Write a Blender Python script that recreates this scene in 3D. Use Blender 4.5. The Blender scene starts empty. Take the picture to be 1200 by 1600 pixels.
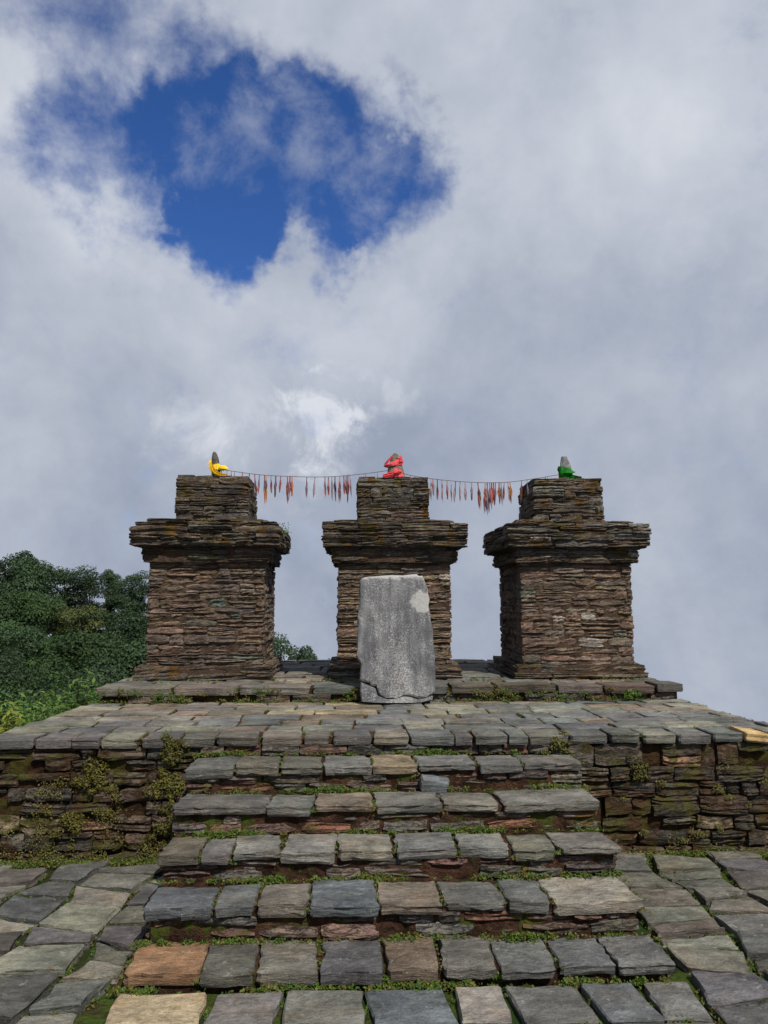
import bpy, math, random
import numpy as np
from mathutils import Vector, Matrix
R = math.radians
random.seed(7)
rng = np.random.default_rng(7)
scene = bpy.context.scene
col = scene.collection

# ------------------------------------------------------------------ camera
cam_d = bpy.data.cameras.new('camera')
cam_d.sensor_fit = 'HORIZONTAL'; cam_d.sensor_width = 36; cam_d.lens = 36.0
cam_d.clip_start = 0.05; cam_d.clip_end = 5000
cam = bpy.data.objects.new('camera', cam_d); col.objects.link(cam)
cam.location = (-0.2, 0, 1.7); cam.rotation_euler = (R(90 + 6.65), 0, R(-2.6))
scene.camera = cam

# ------------------------------------------------------------------ light
SUN_EL, SUN_AZ = 50.0, 27.0        # azimuth: degrees to the right of straight behind the camera
sun_vec = Vector((math.sin(R(SUN_AZ)) * math.cos(R(SUN_EL)), -math.cos(R(SUN_AZ)) * math.cos(R(SUN_EL)), math.sin(R(SUN_EL))))
sl = bpy.data.lights.new('sun', 'SUN'); sl.energy = 5.0; sl.angle = R(0.6); sl.color = (1.0, 0.93, 0.82)
so = bpy.data.objects.new('sun', sl); col.objects.link(so)
so.rotation_euler = sun_vec.to_track_quat('Z', 'Y').to_euler(); so.location = (4, -6, 12)
vs = scene.view_settings
vs.view_transform = 'Standard'; vs.look = 'None'; vs.exposure = 0.0; vs.gamma = 1.0; vs.use_curve_mapping = False


class NT:
    """small helper for building node trees"""
    def __init__(self, tree):
        self.t = tree; self.t.nodes.clear()
    def n(self, kind, **kw):
        nd = self.t.nodes.new(kind)
        for k, v in kw.items():
            if k.startswith('i_'):
                nd.inputs[k[2:].replace('_', ' ')].default_value = v
            else:
                setattr(nd, k, v)
        return nd
    def l(self, a, b):
        self.t.links.new(a, b)
    def math(self, op, a, b=None, c=None, clamp=False):
        m = self.n('ShaderNodeMath', operation=op); m.use_clamp = clamp
        for i, v in enumerate((a, b, c)):
            if v is None: continue
            if hasattr(v, 'is_linked'): self.l(v, m.inputs[i])
            else: m.inputs[i].default_value = v
        return m.outputs[0]
    def vmath(self, op, a, b=None):
        m = self.n('ShaderNodeVectorMath', operation=op)
        for i, v in enumerate((a, b)):
            if v is None: continue
            if hasattr(v, 'is_linked'): self.l(v, m.inputs[i])
            else: m.inputs[i].default_value = v
        return m.outputs['Value'] if op in ('DOT_PRODUCT', 'LENGTH') else m.outputs[0]
    def smooth(self, v, a, b):
        m = self.n('ShaderNodeMapRange', interpolation_type='SMOOTHSTEP')
        self.l(v, m.inputs[0]); m.inputs[1].default_value = a; m.inputs[2].default_value = b
        return m.outputs[0]
    def noise(self, vec, scale, detail=4.0, rough=0.55, dist=0.0, color=False):
        m = self.n('ShaderNodeTexNoise'); self.l(vec, m.inputs['Vector'])
        m.inputs['Scale'].default_value = scale; m.inputs['Detail'].default_value = detail
        m.inputs['Roughness'].default_value = rough; m.inputs['Distortion'].default_value = dist
        return m.outputs['Color'] if color else m.outputs['Fac']
    def mix(self, fac, a, b, blend='MIX'):
        m = self.n('ShaderNodeMix', data_type='RGBA', blend_type=blend)
        for sock, v in ((m.inputs[0], fac), (m.inputs[6], a), (m.inputs[7], b)):
            if hasattr(v, 'is_linked'): self.l(v, sock)
            elif isinstance(v, (int, float)): sock.default_value = v
            else: sock.default_value = (*v, 1)
        return m.outputs[2]


# world: clear-sky light seen through breaks in a broken cloud layer
def sky_dir(px, py):
    p, w = R(6.65), R(2.6)
    fw = Vector((math.sin(w) * math.cos(p), math.cos(w) * math.cos(p), math.sin(p)))
    rt = Vector((math.cos(w), -math.sin(w), 0)); up = rt.cross(fw)
    return (fw + rt * (px - 600) / 1200 + up * (800 - py) / 1200).normalized()

world = bpy.data.worlds.new('World'); scene.world = world; world.use_nodes = True
W = NT(world.node_tree)
tc = W.n('ShaderNodeTexCoord')
d = W.vmath('NORMALIZE', tc.outputs['Generated'])
warp = W.noise(d, 5.0, 6, 0.6, color=True)
warp = W.vmath('SUBTRACT', warp, (0.5, 0.5, 0.5))
warp_a = W.n('ShaderNodeVectorMath', operation='SCALE'); W.l(warp, warp_a.inputs[0]); warp_a.inputs[3].default_value = 0.27
dw = W.vmath('NORMALIZE', W.vmath('ADD', d, warp_a.outputs[0]))
def blob(vec, px, py, rad, amp):
    c = sky_dir(px, py)
    v = W.vmath('DOT_PRODUCT', vec, tuple(c))
    return W.math('MULTIPLY', W.smooth(v, math.cos(R(rad)), math.cos(R(rad * 0.15))), amp)
def total(items):
    s = items[0]
    for i in items[1:]: s = W.math('ADD', s, i)
    return s
holes = total([blob(dw, 335, 255, 7.0, 0.66), blob(dw, 450, 245, 7.0, 0.66), blob(dw, 570, 245, 6.5, 0.68), blob(dw, 325, 345, 5.0, 0.60), blob(dw, 660, 290, 5.5, 0.66), blob(dw, 590, 320, 5.0, 0.30),
               blob(dw, 190, 265, 6.2, 0.46), blob(dw, 95, 255, 5.5, 0.34), blob(dw, 330, 130, 5.0, 0.36), blob(dw, 540, 365, 4.0, 0.62), blob(dw, 190, 40, 7, 0.27), blob(dw, 110, 15, 6, 0.24), blob(dw, 420, 320, 5.0, 0.25)])
big = W.noise(d, 2.6, 8, 0.58, 0.0)
fine = W.noise(d, 9.0, 9, 0.62, 0.15)
dens = W.math('ADD', W.math('MULTIPLY', W.math('SUBTRACT', fine, 0.5), 1.5), 0.94)
dens = W.math('ADD', dens, W.math('MULTIPLY', W.math('SUBTRACT', big, 0.5), 0.5))
dens = W.math('SUBTRACT', dens, holes)
alpha = W.smooth(dens, 0.02, 0.90)
thin = W.math('MULTIPLY', W.smooth(W.noise(d, 7.5, 9, 0.62, 0.2), 0.49, 0.74), 0.46)     # thin veils drifting over the breaks
alpha = W.math('MAXIMUM', alpha, thin)
# cloud brightness: thinner and higher parts whiter, thick lower bank blue grey
wisp = W.smooth(W.noise(d, 14, 8, 0.62, 0.5), 0.40, 0.66)
patch = W.math('MULTIPLY', total([blob(dw, 500, 665, 6.0, 1.5), blob(dw, 320, 690, 4.0, 0.9), blob(dw, 590, 630, 3.5, 0.8)]), wisp)
glow = total([patch, blob(dw, 860, 60, 21, 0.62), blob(dw, 470, 470, 12, 0.40), blob(dw, 20, 430, 16, 0.30), blob(dw, 60, 130, 13, 0.6), blob(dw, 1150, 150, 14, 0.12)])
br = W.math('ADD', W.math('MULTIPLY', W.math('SUBTRACT', W.noise(d, 4.2, 9, 0.60, 0.1), 0.5), 1.5), 0.19)
br = W.math('ADD', br, W.math('MULTIPLY', glow, 0.62), clamp=True)
cloud = W.mix(br, (0.315, 0.365, 0.470), (0.70, 0.73, 0.79))
skyt = W.n('ShaderNodeTexSky', sky_type='NISHITA')
skyt.sun_disc = False; skyt.sun_elevation = R(SUN_EL); skyt.sun_rotation = math.atan2(sun_vec.x, sun_vec.y); skyt.altitude = 2000
skyt.air_density = 1.0; skyt.dust_density = 0.3; skyt.ozone_density = 1.5
bg_sky = W.n('ShaderNodeBackground'); hs = W.n('ShaderNodeHueSaturation'); hs.inputs['Saturation'].default_value = 1.12; W.l(W.mix(1.0, skyt.outputs[0], (0.86, 0.98, 1.36), 'MULTIPLY'), hs.inputs['Color'])
W.l(hs.outputs[0], bg_sky.inputs[0]); bg_sky.inputs[1].default_value = 0.09
bg_cl = W.n('ShaderNodeBackground'); W.l(cloud, bg_cl.inputs[0]); bg_cl.inputs[1].default_value = 1.0
ms = W.n('ShaderNodeMixShader'); W.l(alpha, ms.inputs[0]); W.l(bg_sky.outputs[0], ms.inputs[1]); W.l(bg_cl.outputs[0], ms.inputs[2])
wo = W.n('ShaderNodeOutputWorld'); W.l(ms.outputs[0], wo.inputs[0])


# ------------------------------------------------------------------ materials
def new_mat(name):
    m = bpy.data.materials.new(name); m.use_nodes = True
    return m, NT(m.node_tree)

def finish(T, colr, bump_h, strength, dist, rough=0.9, spec=0.25):
    b = T.n('ShaderNodeBsdfPrincipled'); o = T.n('ShaderNodeOutputMaterial')
    if hasattr(colr, 'is_linked'): T.l(colr, b.inputs['Base Color'])
    else: b.inputs['Base Color'].default_value = (*colr, 1)
    if hasattr(rough, 'is_linked'): T.l(rough, b.inputs['Roughness'])
    else: b.inputs['Roughness'].default_value = rough
    b.inputs['Specular IOR Level'].default_value = spec
    if bump_h is not None:
        bp = T.n('ShaderNodeBump'); bp.inputs['Strength'].default_value = strength; bp.inputs['Distance'].default_value = dist
        T.l(bump_h, bp.inputs['Height']); T.l(bp.outputs[0], b.inputs['Normal'])
    T.l(b.outputs[0], o.inputs[0])

def stone_mat(name, stretch=(1, 1, 1), scale=8.0, moss=0.3, moss_a=(0.10, 0.055, 0.012), moss_b=(0.06, 0.075, 0.012),
              lichen=0.25, stain=0.5, strength=0.8, dist=0.02, fixed=None, rough=0.86, seams=0.5):
    m, T = new_mat(name)
    geo = T.n('ShaderNodeNewGeometry'); oi = T.n('ShaderNodeObjectInfo')
    pos = geo.outputs['Position']
    off = T.math('MULTIPLY', oi.outputs['Random'], 40.0)
    cmb = T.n('ShaderNodeCombineXYZ'); T.l(off, cmb.inputs[0]); T.l(off, cmb.inputs[1])
    p = T.vmath('ADD', pos, cmb.outputs[0])
    ps = T.vmath('MULTIPLY', p, stretch)
    n1 = T.noise(ps, scale, 6, 0.6, 0.3)
    n2 = T.noise(ps, scale * 4.5, 5, 0.65)
    n3 = T.noise(p, scale * 14, 3, 0.6)
    base = oi.outputs['Color'] if fixed is None else fixed
    var = T.math('ADD', T.math('MULTIPLY', n1, 0.9), T.math('MULTIPLY', n2, 0.75))
    var = T.math('ADD', var, T.math('MULTIPLY', n3, 0.45))          # about 1.05 on average
    var = T.math('POWER', var, 2.1)
    # thin dark seams and cracks along the bedding
    seam = T.math('ABSOLUTE', T.math('SUBTRACT', T.noise(ps, scale * 1.3, 5, 0.6, 0.8), 0.5))
    var = T.math('MULTIPLY', var, T.math('ADD', T.math('MULTIPLY', T.smooth(seam, 0.0, 0.035), seams), 1.0 - seams))
    vc = T.n('ShaderNodeCombineColor'); [T.l(var, vc.inputs[i]) for i in range(3)]
    c = T.mix(1.0, base, vc.outputs[0], 'MULTIPLY')
    # warm iron tint in patches
    c = T.mix(T.math('MULTIPLY', T.smooth(T.noise(p, scale * 0.6, 4, 0.6), 0.48, 0.70), 0.42), c, T.mix(1.0, c, (1.22, 1.0, 0.78), 'MULTIPLY'))
    c = T.mix(1.0, c, T.mix(T.smooth(T.noise(pos, 2.3, 6, 0.65), 0.35, 0.65), (0.72, 0.72, 0.73), (1.25, 1.24, 1.2)), 'MULTIPLY')
    # dark algae stain
    if stain: c = T.mix(T.math('MULTIPLY', T.smooth(T.noise(pos, scale * 0.7, 6, 0.65), 0.50, 0.68), stain), c, T.mix(1.0, c, (0.22, 0.2, 0.18), 'MULTIPLY'))
    # pale lichen flecks
    if lichen: c = T.mix(T.math('MULTIPLY', T.smooth(T.noise(p, scale * 3.2, 6, 0.72), 0.595, 0.67), lichen), c, (0.30, 0.30, 0.27))
    if moss:
        mk = T.smooth(T.noise(pos, 5.5, 7, 0.68, 0.4), 0.64 - moss * 0.3, 0.74 - moss * 0.3)
        mc = T.mix(T.smooth(T.noise(pos, 3.2, 4, 0.6), 0.42, 0.58), moss_a, moss_b)
        mc = T.mix(1.0, mc, T.mix(T.noise(pos, 60, 3, 0.6), (0.45, 0.45, 0.45), (1.6, 1.6, 1.6)), 'MULTIPLY')
        c = T.mix(T.math('MULTIPLY', mk, min(1.0, 0.55 + moss)), c, mc)
    h = T.math('ADD', T.math('MULTIPLY', n1, 0.9), T.math('MULTIPLY', n2, 0.6))
    h = T.math('ADD', h, T.math('MULTIPLY', n3, 0.22))
    h = T.math('ADD', h, T.math('MULTIPLY', T.smooth(seam, 0.0, 0.03), 0.5 * seams))
    finish(T, c, h, strength, dist, rough)
    return m

def soil_mat(name, a, b, green, amount, sc=7.0):
    m, T = new_mat(name)
    pos = T.n('ShaderNodeNewGeometry').outputs['Position']
    n1 = T.noise(pos, sc, 7, 0.65, 0.3); n2 = T.noise(pos, 45, 5, 0.7)
    c = T.mix(T.smooth(n1, 0.35, 0.65), a, b)
    g = T.smooth(T.noise(pos, sc * 0.6, 6, 0.66, 0.5), 0.62 - amount * 0.3, 0.72 - amount * 0.3)
    c = T.mix(g, c, green)
    c = T.mix(1.0, c, T.mix(n2, (0.3, 0.3, 0.3), (1.7, 1.7, 1.7)), 'MULTIPLY')
    h = T.math('ADD', n1, T.math('MULTIPLY', n2, 0.6))
    finish(T, c, h, 1.0, 0.04, 0.95, 0.1)
    return m

def leaf_mat(name, a, b, trans=0.3, rough=0.6):
    m, T = new_mat(name)
    geo = T.n('ShaderNodeNewGeometry'); oi = T.n('ShaderNodeObjectInfo')
    c = T.mix(geo.outputs['Random Per Island'], a, b)
    k = T.math('ADD', T.math('MULTIPLY', oi.outputs['Random'], 0.8), 0.6)
    kc = T.n('ShaderNodeCombineColor'); [T.l(k, kc.inputs[i]) for i in range(3)]
    c = T.mix(1.0, c, kc.outputs[0], 'MULTIPLY')
    df = T.n('ShaderNodeBsdfPrincipled'); T.l(c, df.inputs['Base Color']); df.inputs['Roughness'].default_value = rough
    df.inputs['Specular IOR Level'].default_value = 0.25
    tr = T.n('ShaderNodeBsdfTranslucent'); T.l(T.mix(1.0, c, (1.1, 1.25, 0.6), 'MULTIPLY'), tr.inputs[0])
    mx = T.n('ShaderNodeMixShader'); mx.inputs[0].default_value = trans
    T.l(df.outputs[0], mx.inputs[1]); T.l(tr.outputs[0], mx.inputs[2])
    o = T.n('ShaderNodeOutputMaterial'); T.l(mx.outputs[0], o.inputs[0])
    return m

def cloth_mat(name, a, b):
    m, T = new_mat(name)
    pos = T.n('ShaderNodeNewGeometry').outputs['Position']
    c = T.mix(T.noise(pos, 30, 4, 0.6), a, b)
    finish(T, c, T.noise(pos, 70, 4, 0.65), 1.0, 0.012, 0.9, 0.08)
    return m

M = {}
M['tower'] = stone_mat('slate_brown', (1, 1, 5), 7.0, 0.12, stain=0.5, lichen=0.18, strength=1.0, dist=0.035)
M['cap'] = stone_mat('slate_mossy', (1, 1, 5), 6.0, 0.42, (0.125, 0.062, 0.010), (0.075, 0.06, 0.012), stain=0.7, lichen=0.2, strength=1.0, dist=0.035)
M['tread'] = stone_mat('slate_grey', (0.6, 1.3, 4.5), 8.0, 0.03, stain=0.5, lichen=0.45, strength=0.9, dist=0.03, seams=0.10)
M['riser'] = stone_mat('rubble', (1, 1, 3), 7.0, 0.30, stain=0.6, lichen=0.2, strength=1.0, dist=0.025)
M['wall'] = stone_mat('wall_rubble', (1, 1, 3), 6.0, 0.55, (0.045, 0.023, 0.009), (0.055, 0.052, 0.012), stain=0.8, lichen=0.28, strength=1.0, dist=0.025)
M['pave'] = stone_mat('paving_slate', (0.7, 1.2, 4), 6.5, 0.05, stain=0.55, lichen=0.42, strength=0.8, dist=0.028, seams=0.10)
M['deck'] = stone_mat('deck_slate', (0.7, 1.2, 4), 7.0, 0.10, stain=0.4, lichen=0.3, strength=0.8, dist=0.028, seams=0.12)
M['mortar'] = soil_mat('mud_mortar', (0.050, 0.034, 0.024), (0.085, 0.056, 0.038), (0.06, 0.042, 0.016), 0.1)
M['wallsoil'] = soil_mat('mossy_wall_fill', (0.020, 0.012, 0.007), (0.052, 0.028, 0.014), (0.05, 0.045, 0.010), 0.40)
M['stepsoil'] = soil_mat('mossy_step_fill', (0.022, 0.013, 0.008), (0.075, 0.038, 0.024), (0.05, 0.065, 0.012), 0.3, 9.0)
M['joint'] = soil_mat('joint_soil', (0.022, 0.016, 0.010), (0.055, 0.035, 0.02), (0.045, 0.07, 0.012), 0.62, 5.0)
M['deckjoint'] = soil_mat('deck_joint_soil', (0.05, 0.025, 0.012), (0.10, 0.05, 0.02), (0.06, 0.07, 0.014), 0.35, 6.0)
M['earth'] = soil_mat('hill_earth', (0.018, 0.022, 0.008), (0.03, 0.036, 0.012), (0.02, 0.045, 0.01), 0.6, 0.6)
M['moss'] = leaf_mat('moss_leaves', (0.040, 0.038, 0.008), (0.125, 0.118, 0.022), 0.2)
M['weed'] = leaf_mat('weed_leaves', (0.034, 0.078, 0.012), (0.115, 0.175, 0.026), 0.3)
M['bush'] = leaf_mat('bush_leaves', (0.07, 0.15, 0.03), (0.16, 0.26, 0.06), 0.35)
M['bush_y'] = leaf_mat('yellow_bush_leaves', (0.14, 0.16, 0.02), (0.24, 0.25, 0.03), 0.35)
M['forest_a'] = leaf_mat('forest_leaves_dark', (0.016, 0.034, 0.016), (0.044, 0.078, 0.032), 0.2)
M['forest_b'] = leaf_mat('forest_leaves_green', (0.022, 0.052, 0.017), (0.056, 0.105, 0.030), 0.2)
M['forest_c'] = leaf_mat('forest_leaves_olive', (0.042, 0.056, 0.016), (0.085, 0.10, 0.032), 0.2)
M['bark'] = stone_mat('bark', (1, 1, 0.3), 6.0, 0.2, stain=0.3, lichen=0.3, fixed=(0.10, 0.085, 0.07))
M['yellow'] = cloth_mat('yellow_cloth', (0.76, 0.50, 0.02), (0.88, 0.66, 0.05))
M['red'] = cloth_mat('red_cloth', (0.60, 0.035, 0.055), (0.80, 0.14, 0.17))
M['green'] = cloth_mat('green_cloth', (0.008, 0.10, 0.012), (0.025, 0.22, 0.025))
M['string'] = cloth_mat('string', (0.10, 0.07, 0.08), (0.16, 0.12, 0.12))
M['idol'] = stone_mat('idol_stone', (1, 1, 1), 18.0, 0.12, stain=0.5, strength=0.7, dist=0.01)
def tassel_mat(name, cols):
    m, T = new_mat(name)
    geo = T.n('ShaderNodeNewGeometry'); rp = T.n('ShaderNodeValToRGB')
    rp.color_ramp.interpolation = 'CONSTANT'
    els = rp.color_ramp.elements
    while len(els) < len(cols): els.new(0.5)
    for i, c in enumerate(cols): els[i].position = i / len(cols); els[i].color = (*c, 1)
    T.l(geo.outputs['Random Per Island'], rp.inputs[0])
    finish(T, rp.outputs[0], None, 0, 0, 0.85, 0.1)
    return m
CR, CP, CO, CW, CB, CY = (0.26, 0.05, 0.06), (0.12, 0.075, 0.11), (0.42, 0.13, 0.05), (0.34, 0.29, 0.32), (0.07, 0.06, 0.10), (0.42, 0.25, 0.06)
M['tassel_red'] = tassel_mat('tassel_red', [CR, CP, CW, CR, CO, CB, CR, CP])
M['tassel_purple'] = tassel_mat('tassel_purple', [CP, CB, CW, CP, CR, CP, CB, CW])
M['tassel_orange'] = tassel_mat('tassel_orange', [CO, CR, CY, CO, CP, CR, CO, CB])

# granite of the big leaning slab
def granite():
    m, T = new_mat('speckled_granite')
    tcn = T.n('ShaderNodeTexCoord'); o = tcn.outputs['Object']
    n1 = T.noise(o, 5, 5, 0.6); n2 = T.noise(o, 70, 4, 0.75); n3 = T.noise(o, 170, 2, 0.7)
    c = T.mix(T.smooth(n1, 0.35, 0.68), (0.064, 0.067, 0.075), (0.122, 0.124, 0.130))
    sp = T.smooth(T.math('ADD', T.math('MULTIPLY', n2, 0.65), T.math('MULTIPLY', n3, 0.35)), 0.49, 0.56)
    c = T.mix(T.math('MULTIPLY', sp, 0.66), c, T.mix(T.smooth(T.noise(o, 9, 5, 0.7), 0.36, 0.62), (0.12, 0.125, 0.135), (0.34, 0.345, 0.355)))
    c = T.mix(T.smooth(n3, 0.36, 0.28), c, (0.02, 0.02, 0.024))
    st = T.noise(T.vmath('MULTIPLY', o, (9.0, 3.0, 1.3)), 1.6, 6, 0.65)
    c = T.mix(1.0, c, T.mix(T.smooth(st, 0.36, 0.64), (0.72, 0.72, 0.74), (1.28, 1.27, 1.25)), 'MULTIPLY')
    sx = T.n('ShaderNodeSeparateXYZ'); T.l(o, sx.inputs[0])
    x, z = sx.outputs[0], sx.outputs[2]
    wob = T.math('SUBTRACT', T.noise(o, 14, 5, 0.65), 0.5)
    # pale lichen patch near the upper right corner
    dx = T.math('SUBTRACT', x, 0.225); dz = T.math('SUBTRACT', z, 0.90)
    rr = T.math('SQRT', T.math('ADD', T.math('MULTIPLY', dx, dx), T.math('MULTIPLY', T.math('MULTIPLY', dz, dz), 1.1)))
    rr = T.math('ADD', rr, T.math('ADD', T.math('MULTIPLY', wob, 0.17), T.math('MULTIPLY', T.math('SUBTRACT', n2, 0.5), 0.10)))
    c = T.mix(T.math('MULTIPLY', T.smooth(rr, 0.125, 0.085), 0.85), c, T.mix(n2, (0.15, 0.15, 0.15), (0.55, 0.55, 0.54)))
    # whitish worn streak up the middle from the foot
    ax = T.math('ABSOLUTE', T.math('ADD', T.math('SUBTRACT', x, 0.0), T.math('MULTIPLY', wob, 0.10)))
    wd = T.math('ADD', T.math('MULTIPLY', T.math('SUBTRACT', 0.62, z), 0.22), 0.012)
    streak = T.math('MULTIPLY', T.smooth(T.math('SUBTRACT', wd, ax), -0.03, 0.06), T.smooth(z, 0.72, 0.25))
    c = T.mix(T.math('MULTIPLY', T.math('MULTIPLY', streak, T.smooth(n2, 0.34, 0.62)), 0.7), c, (0.36, 0.355, 0.35))
    # pale worn top rim
    c = T.mix(T.math('MULTIPLY', T.smooth(T.math('ADD', z, T.math('MULTIPLY', wob, 0.12)), 1.105, 1.14), 0.75), c, (0.42, 0.42, 0.41))
    h = T.math('ADD', T.math('MULTIPLY', n1, 1.2), T.math('ADD', T.math('MULTIPLY', n2, 0.35), T.math('MULTIPLY', n3, 0.12)))
    finish(T, c, h, 0.9, 0.018, 0.8, 0.35)
    return m
M['granite'] = granite()


# ------------------------------------------------------------------ object helpers
def mesh(name, v, f, mat, smooth=None):
    me = bpy.data.meshes.new(name); me.from_pydata([tuple(p) for p in v], [], f); me.update()
    if mat: me.materials.append(M[mat] if isinstance(mat, str) else mat)
    if smooth is not None:
        me.shade_smooth()
        me.set_sharp_from_angle(angle=R(smooth))
    return me

def obj(name, me, parent=None, loc=(0, 0, 0), rot=(0, 0, 0), scale=(1, 1, 1), color=None):
    o = bpy.data.objects.new(name, me); col.objects.link(o)
    o.location = loc; o.rotation_euler = rot; o.scale = scale
    if parent is not None: o.parent = parent
    if color is not None: o.color = (*color, 1)
    return o

def tag(o, label=None, cat=None, group=None, kind=None):
    for k, v in (('label', label), ('category', cat), ('group', group), ('kind', kind)):
        if v: o[k] = v
    return o

def empty(name, loc=(0, 0, 0)):
    o = bpy.data.objects.new(name, None); col.objects.link(o); o.location = loc; o.empty_display_size = 0.2
    return o

def tint(pal, spread=0.22):
    c = random.choice(pal); k = 1 + random.uniform(-spread, spread * 1.2)
    return tuple(max(0.01, x * k * (1 + random.uniform(-0.05, 0.05))) for x in c)

# unit slates (1 x 1 x 1, front towards -Y): a lofted bar with ragged laminated front
def slate(seed, mat, rings=6):
    r = random.Random(seed)
    nf = 5
    lam = [r.uniform(-0.03, 0.06) for _ in range(nf)]
    lam[0] += 0.035; lam[-1] += 0.03
    v, f = [], []
    zoff = r.uniform(-0.05, 0.05)
    for i in range(rings):
        t = i / (rings - 1); x = t - 0.5
        e = min(t, 1 - t) * 2
        s = r.uniform(0.74, 1.0) if e < 0.01 else r.uniform(0.88, 1.04)
        top, bot = 0.5 * s + r.uniform(-.05, .05), -0.5 * s + r.uniform(-.05, .05)
        if e < 0.01: dz = r.uniform(-.12, .12); top += dz; bot += dz
        xx = x + (r.uniform(-.05, .05) if 0 < i < rings - 1 else 0)
        ring = [(xx, 0.5, bot)]
        for k in range(nf):
            q = k / (nf - 1)
            ring.append((xx + (r.uniform(-.02, .02) if e < .01 else 0), -0.5 + lam[k] + r.uniform(-.035, .035) + (0.05 if e < .01 else 0), bot + (top - bot) * (q + (r.uniform(-.06, .06) if 0 < k < nf - 1 else 0)) + zoff * 0))
        ring.append((xx, 0.5, top))
        v += ring
    n = nf + 2
    for i in range(rings - 1):
        for k in range(n):
            a, b = i * n + k, i * n + (k + 1) % n
            f.append((a, a + n, b + n, b))
    f.append(tuple(range(n))); f.append(tuple(reversed(range((rings - 1) * n, rings * n))))
    return mesh('slate', v, f, mat)

LIB = {k: [slate(i * 13 + j, k) for i in range(36)] for j, k in enumerate(('tower', 'cap', 'riser', 'wall'))}

# slab with an outline in XY (a list of corners), a bevelled rim and a slightly uneven top
def slab_mesh(corners, h, mat, seed, bevel=0.014, rough=0.010, step=0.075, dome=0.004, sharp=17, cutoff=0.055, bulge=0.0):
    bevel *= 0.55; rough *= 0.75
    r = random.Random(seed)
    P = [Vector((c[0], c[1])) for c in corners]
    pts = []
    n = len(P)
    for i in range(n):
        a, b, pr = P[i], P[(i + 1) % n], P[i - 1]
        cl = min(0.05, (b - a).length * cutoff, (a - pr).length * cutoff) * r.uniform(0.4, 1.3)
        pts.append(a + (pr - a).normalized() * cl); pts.append(a + (b - a).normalized() * cl)
    out = []
    n = len(pts)
    for i in range(n):
        a, b = pts[i], pts[(i + 1) % n]
        k = max(1, int((b - a).length / step))
        nrm = Vector(((b - a).y, -(b - a).x)).normalized()
        for q in range(k):
            p = a.lerp(b, q / k)
            out.append(p + nrm * (r.uniform(-rough, rough * 0.4)))
    cx = sum((p for p in out), Vector((0, 0))) / len(out)
    N = len(out)
    def inset(p, d_):
        w = cx - p; L = w.length
        return p + w * min(0.45, d_ / max(L, 1e-4))
    v, f = [], []
    rows = [(0.0, 0.010), (h * 0.3, 0.002), (h * 0.62, 0.005 - bulge), (h - bevel, 0.0), (h, bevel * 0.9), (h, bevel * 0.9 + 0.02)]
    for z, ins in rows:
        for p in out:
            chip = 0.0
            if z > h * 0.75 and ins < 0.02 and r.random() < 0.14: chip = r.uniform(0.005, 0.016)
            q = inset(p, ins + chip + r.uniform(-rough, rough) * 0.45)
            jz = r.uniform(-1, 1) * (0.0028 if z > h * 0.7 else 0.008)
            v.append((q.x, q.y, z - chip * 0.4 + (jz if z > 0 else 0)))
    for p in out:
        q = p.lerp(cx, 0.5); v.append((q.x, q.y, h + dome * r.uniform(-0.6, 1.4)))
    v.append((cx.x, cx.y, h + dome))
    for row in range(len(rows)):
        for i in range(N):
            a, b = row * N + i, row * N + (i + 1) % N
            f.append((a, b, b + N, a + N))
    c_ = len(v) - 1
    for i in range(N): f.append((len(rows) * N + i, len(rows) * N + (i + 1) % N, c_))
    f.append(tuple(reversed(range(N))))
    return mesh('slab', v, f, mat, sharp)

# rough core block: box faces subdivided and shaken
def core_mesh(x0, x1, y0, y1, z0, z1, mat, jit=0.012, step=0.12, top_in=0.0):
    v, f, idx = [], [], {}
    nx, ny, nz = (max(1, int((b - a) / step)) for a, b in ((x0, x1), (y0, y1), (z0, z1)))
    nx, ny, nz = min(nx, 110), min(ny, 24), min(nz, 90)
    r = random.Random(int((x0 * 31 + y0 * 17 + z0 * 7) * 100))
    def vid(i, j, k):
        key = (i, j, k)
        if key not in idx:
            idx[key] = len(v)
            v.append((x0 + (x1 - x0) * i / nx + r.uniform(-jit, jit), y0 + (y1 - y0) * j / ny + r.uniform(-jit, jit), z0 + (z1 - z0) * k / nz + r.uniform(-jit, jit) * 0.6))
        return idx[key]
    for i in range(nx):
        for k in range(nz):
            f.append((vid(i, 0, k), vid(i + 1, 0, k), vid(i + 1, 0, k + 1), vid(i, 0, k + 1)))
            f.append((vid(i, ny, k), vid(i, ny, k + 1), vid(i + 1, ny, k + 1), vid(i + 1, ny, k)))
    for j in range(ny):
        for k in range(nz):
            f.append((vid(0, j, k), vid(0, j, k + 1), vid(0, j + 1, k + 1), vid(0, j + 1, k)))
            f.append((vid(nx, j, k), vid(nx, j + 1, k), vid(nx, j + 1, k + 1), vid(nx, j, k + 1)))
    for i in range(nx):
        for j in range(ny):
            f.append((vid(i, j, nz), vid(i + 1, j, nz), vid(i + 1, j + 1, nz), vid(i, j + 1, nz)))
            f.append((vid(i, j, 0), vid(i, j + 1, 0), vid(i + 1, j + 1, 0), vid(i + 1, j, 0)))
    return mesh('core', v, f, mat)

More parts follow.
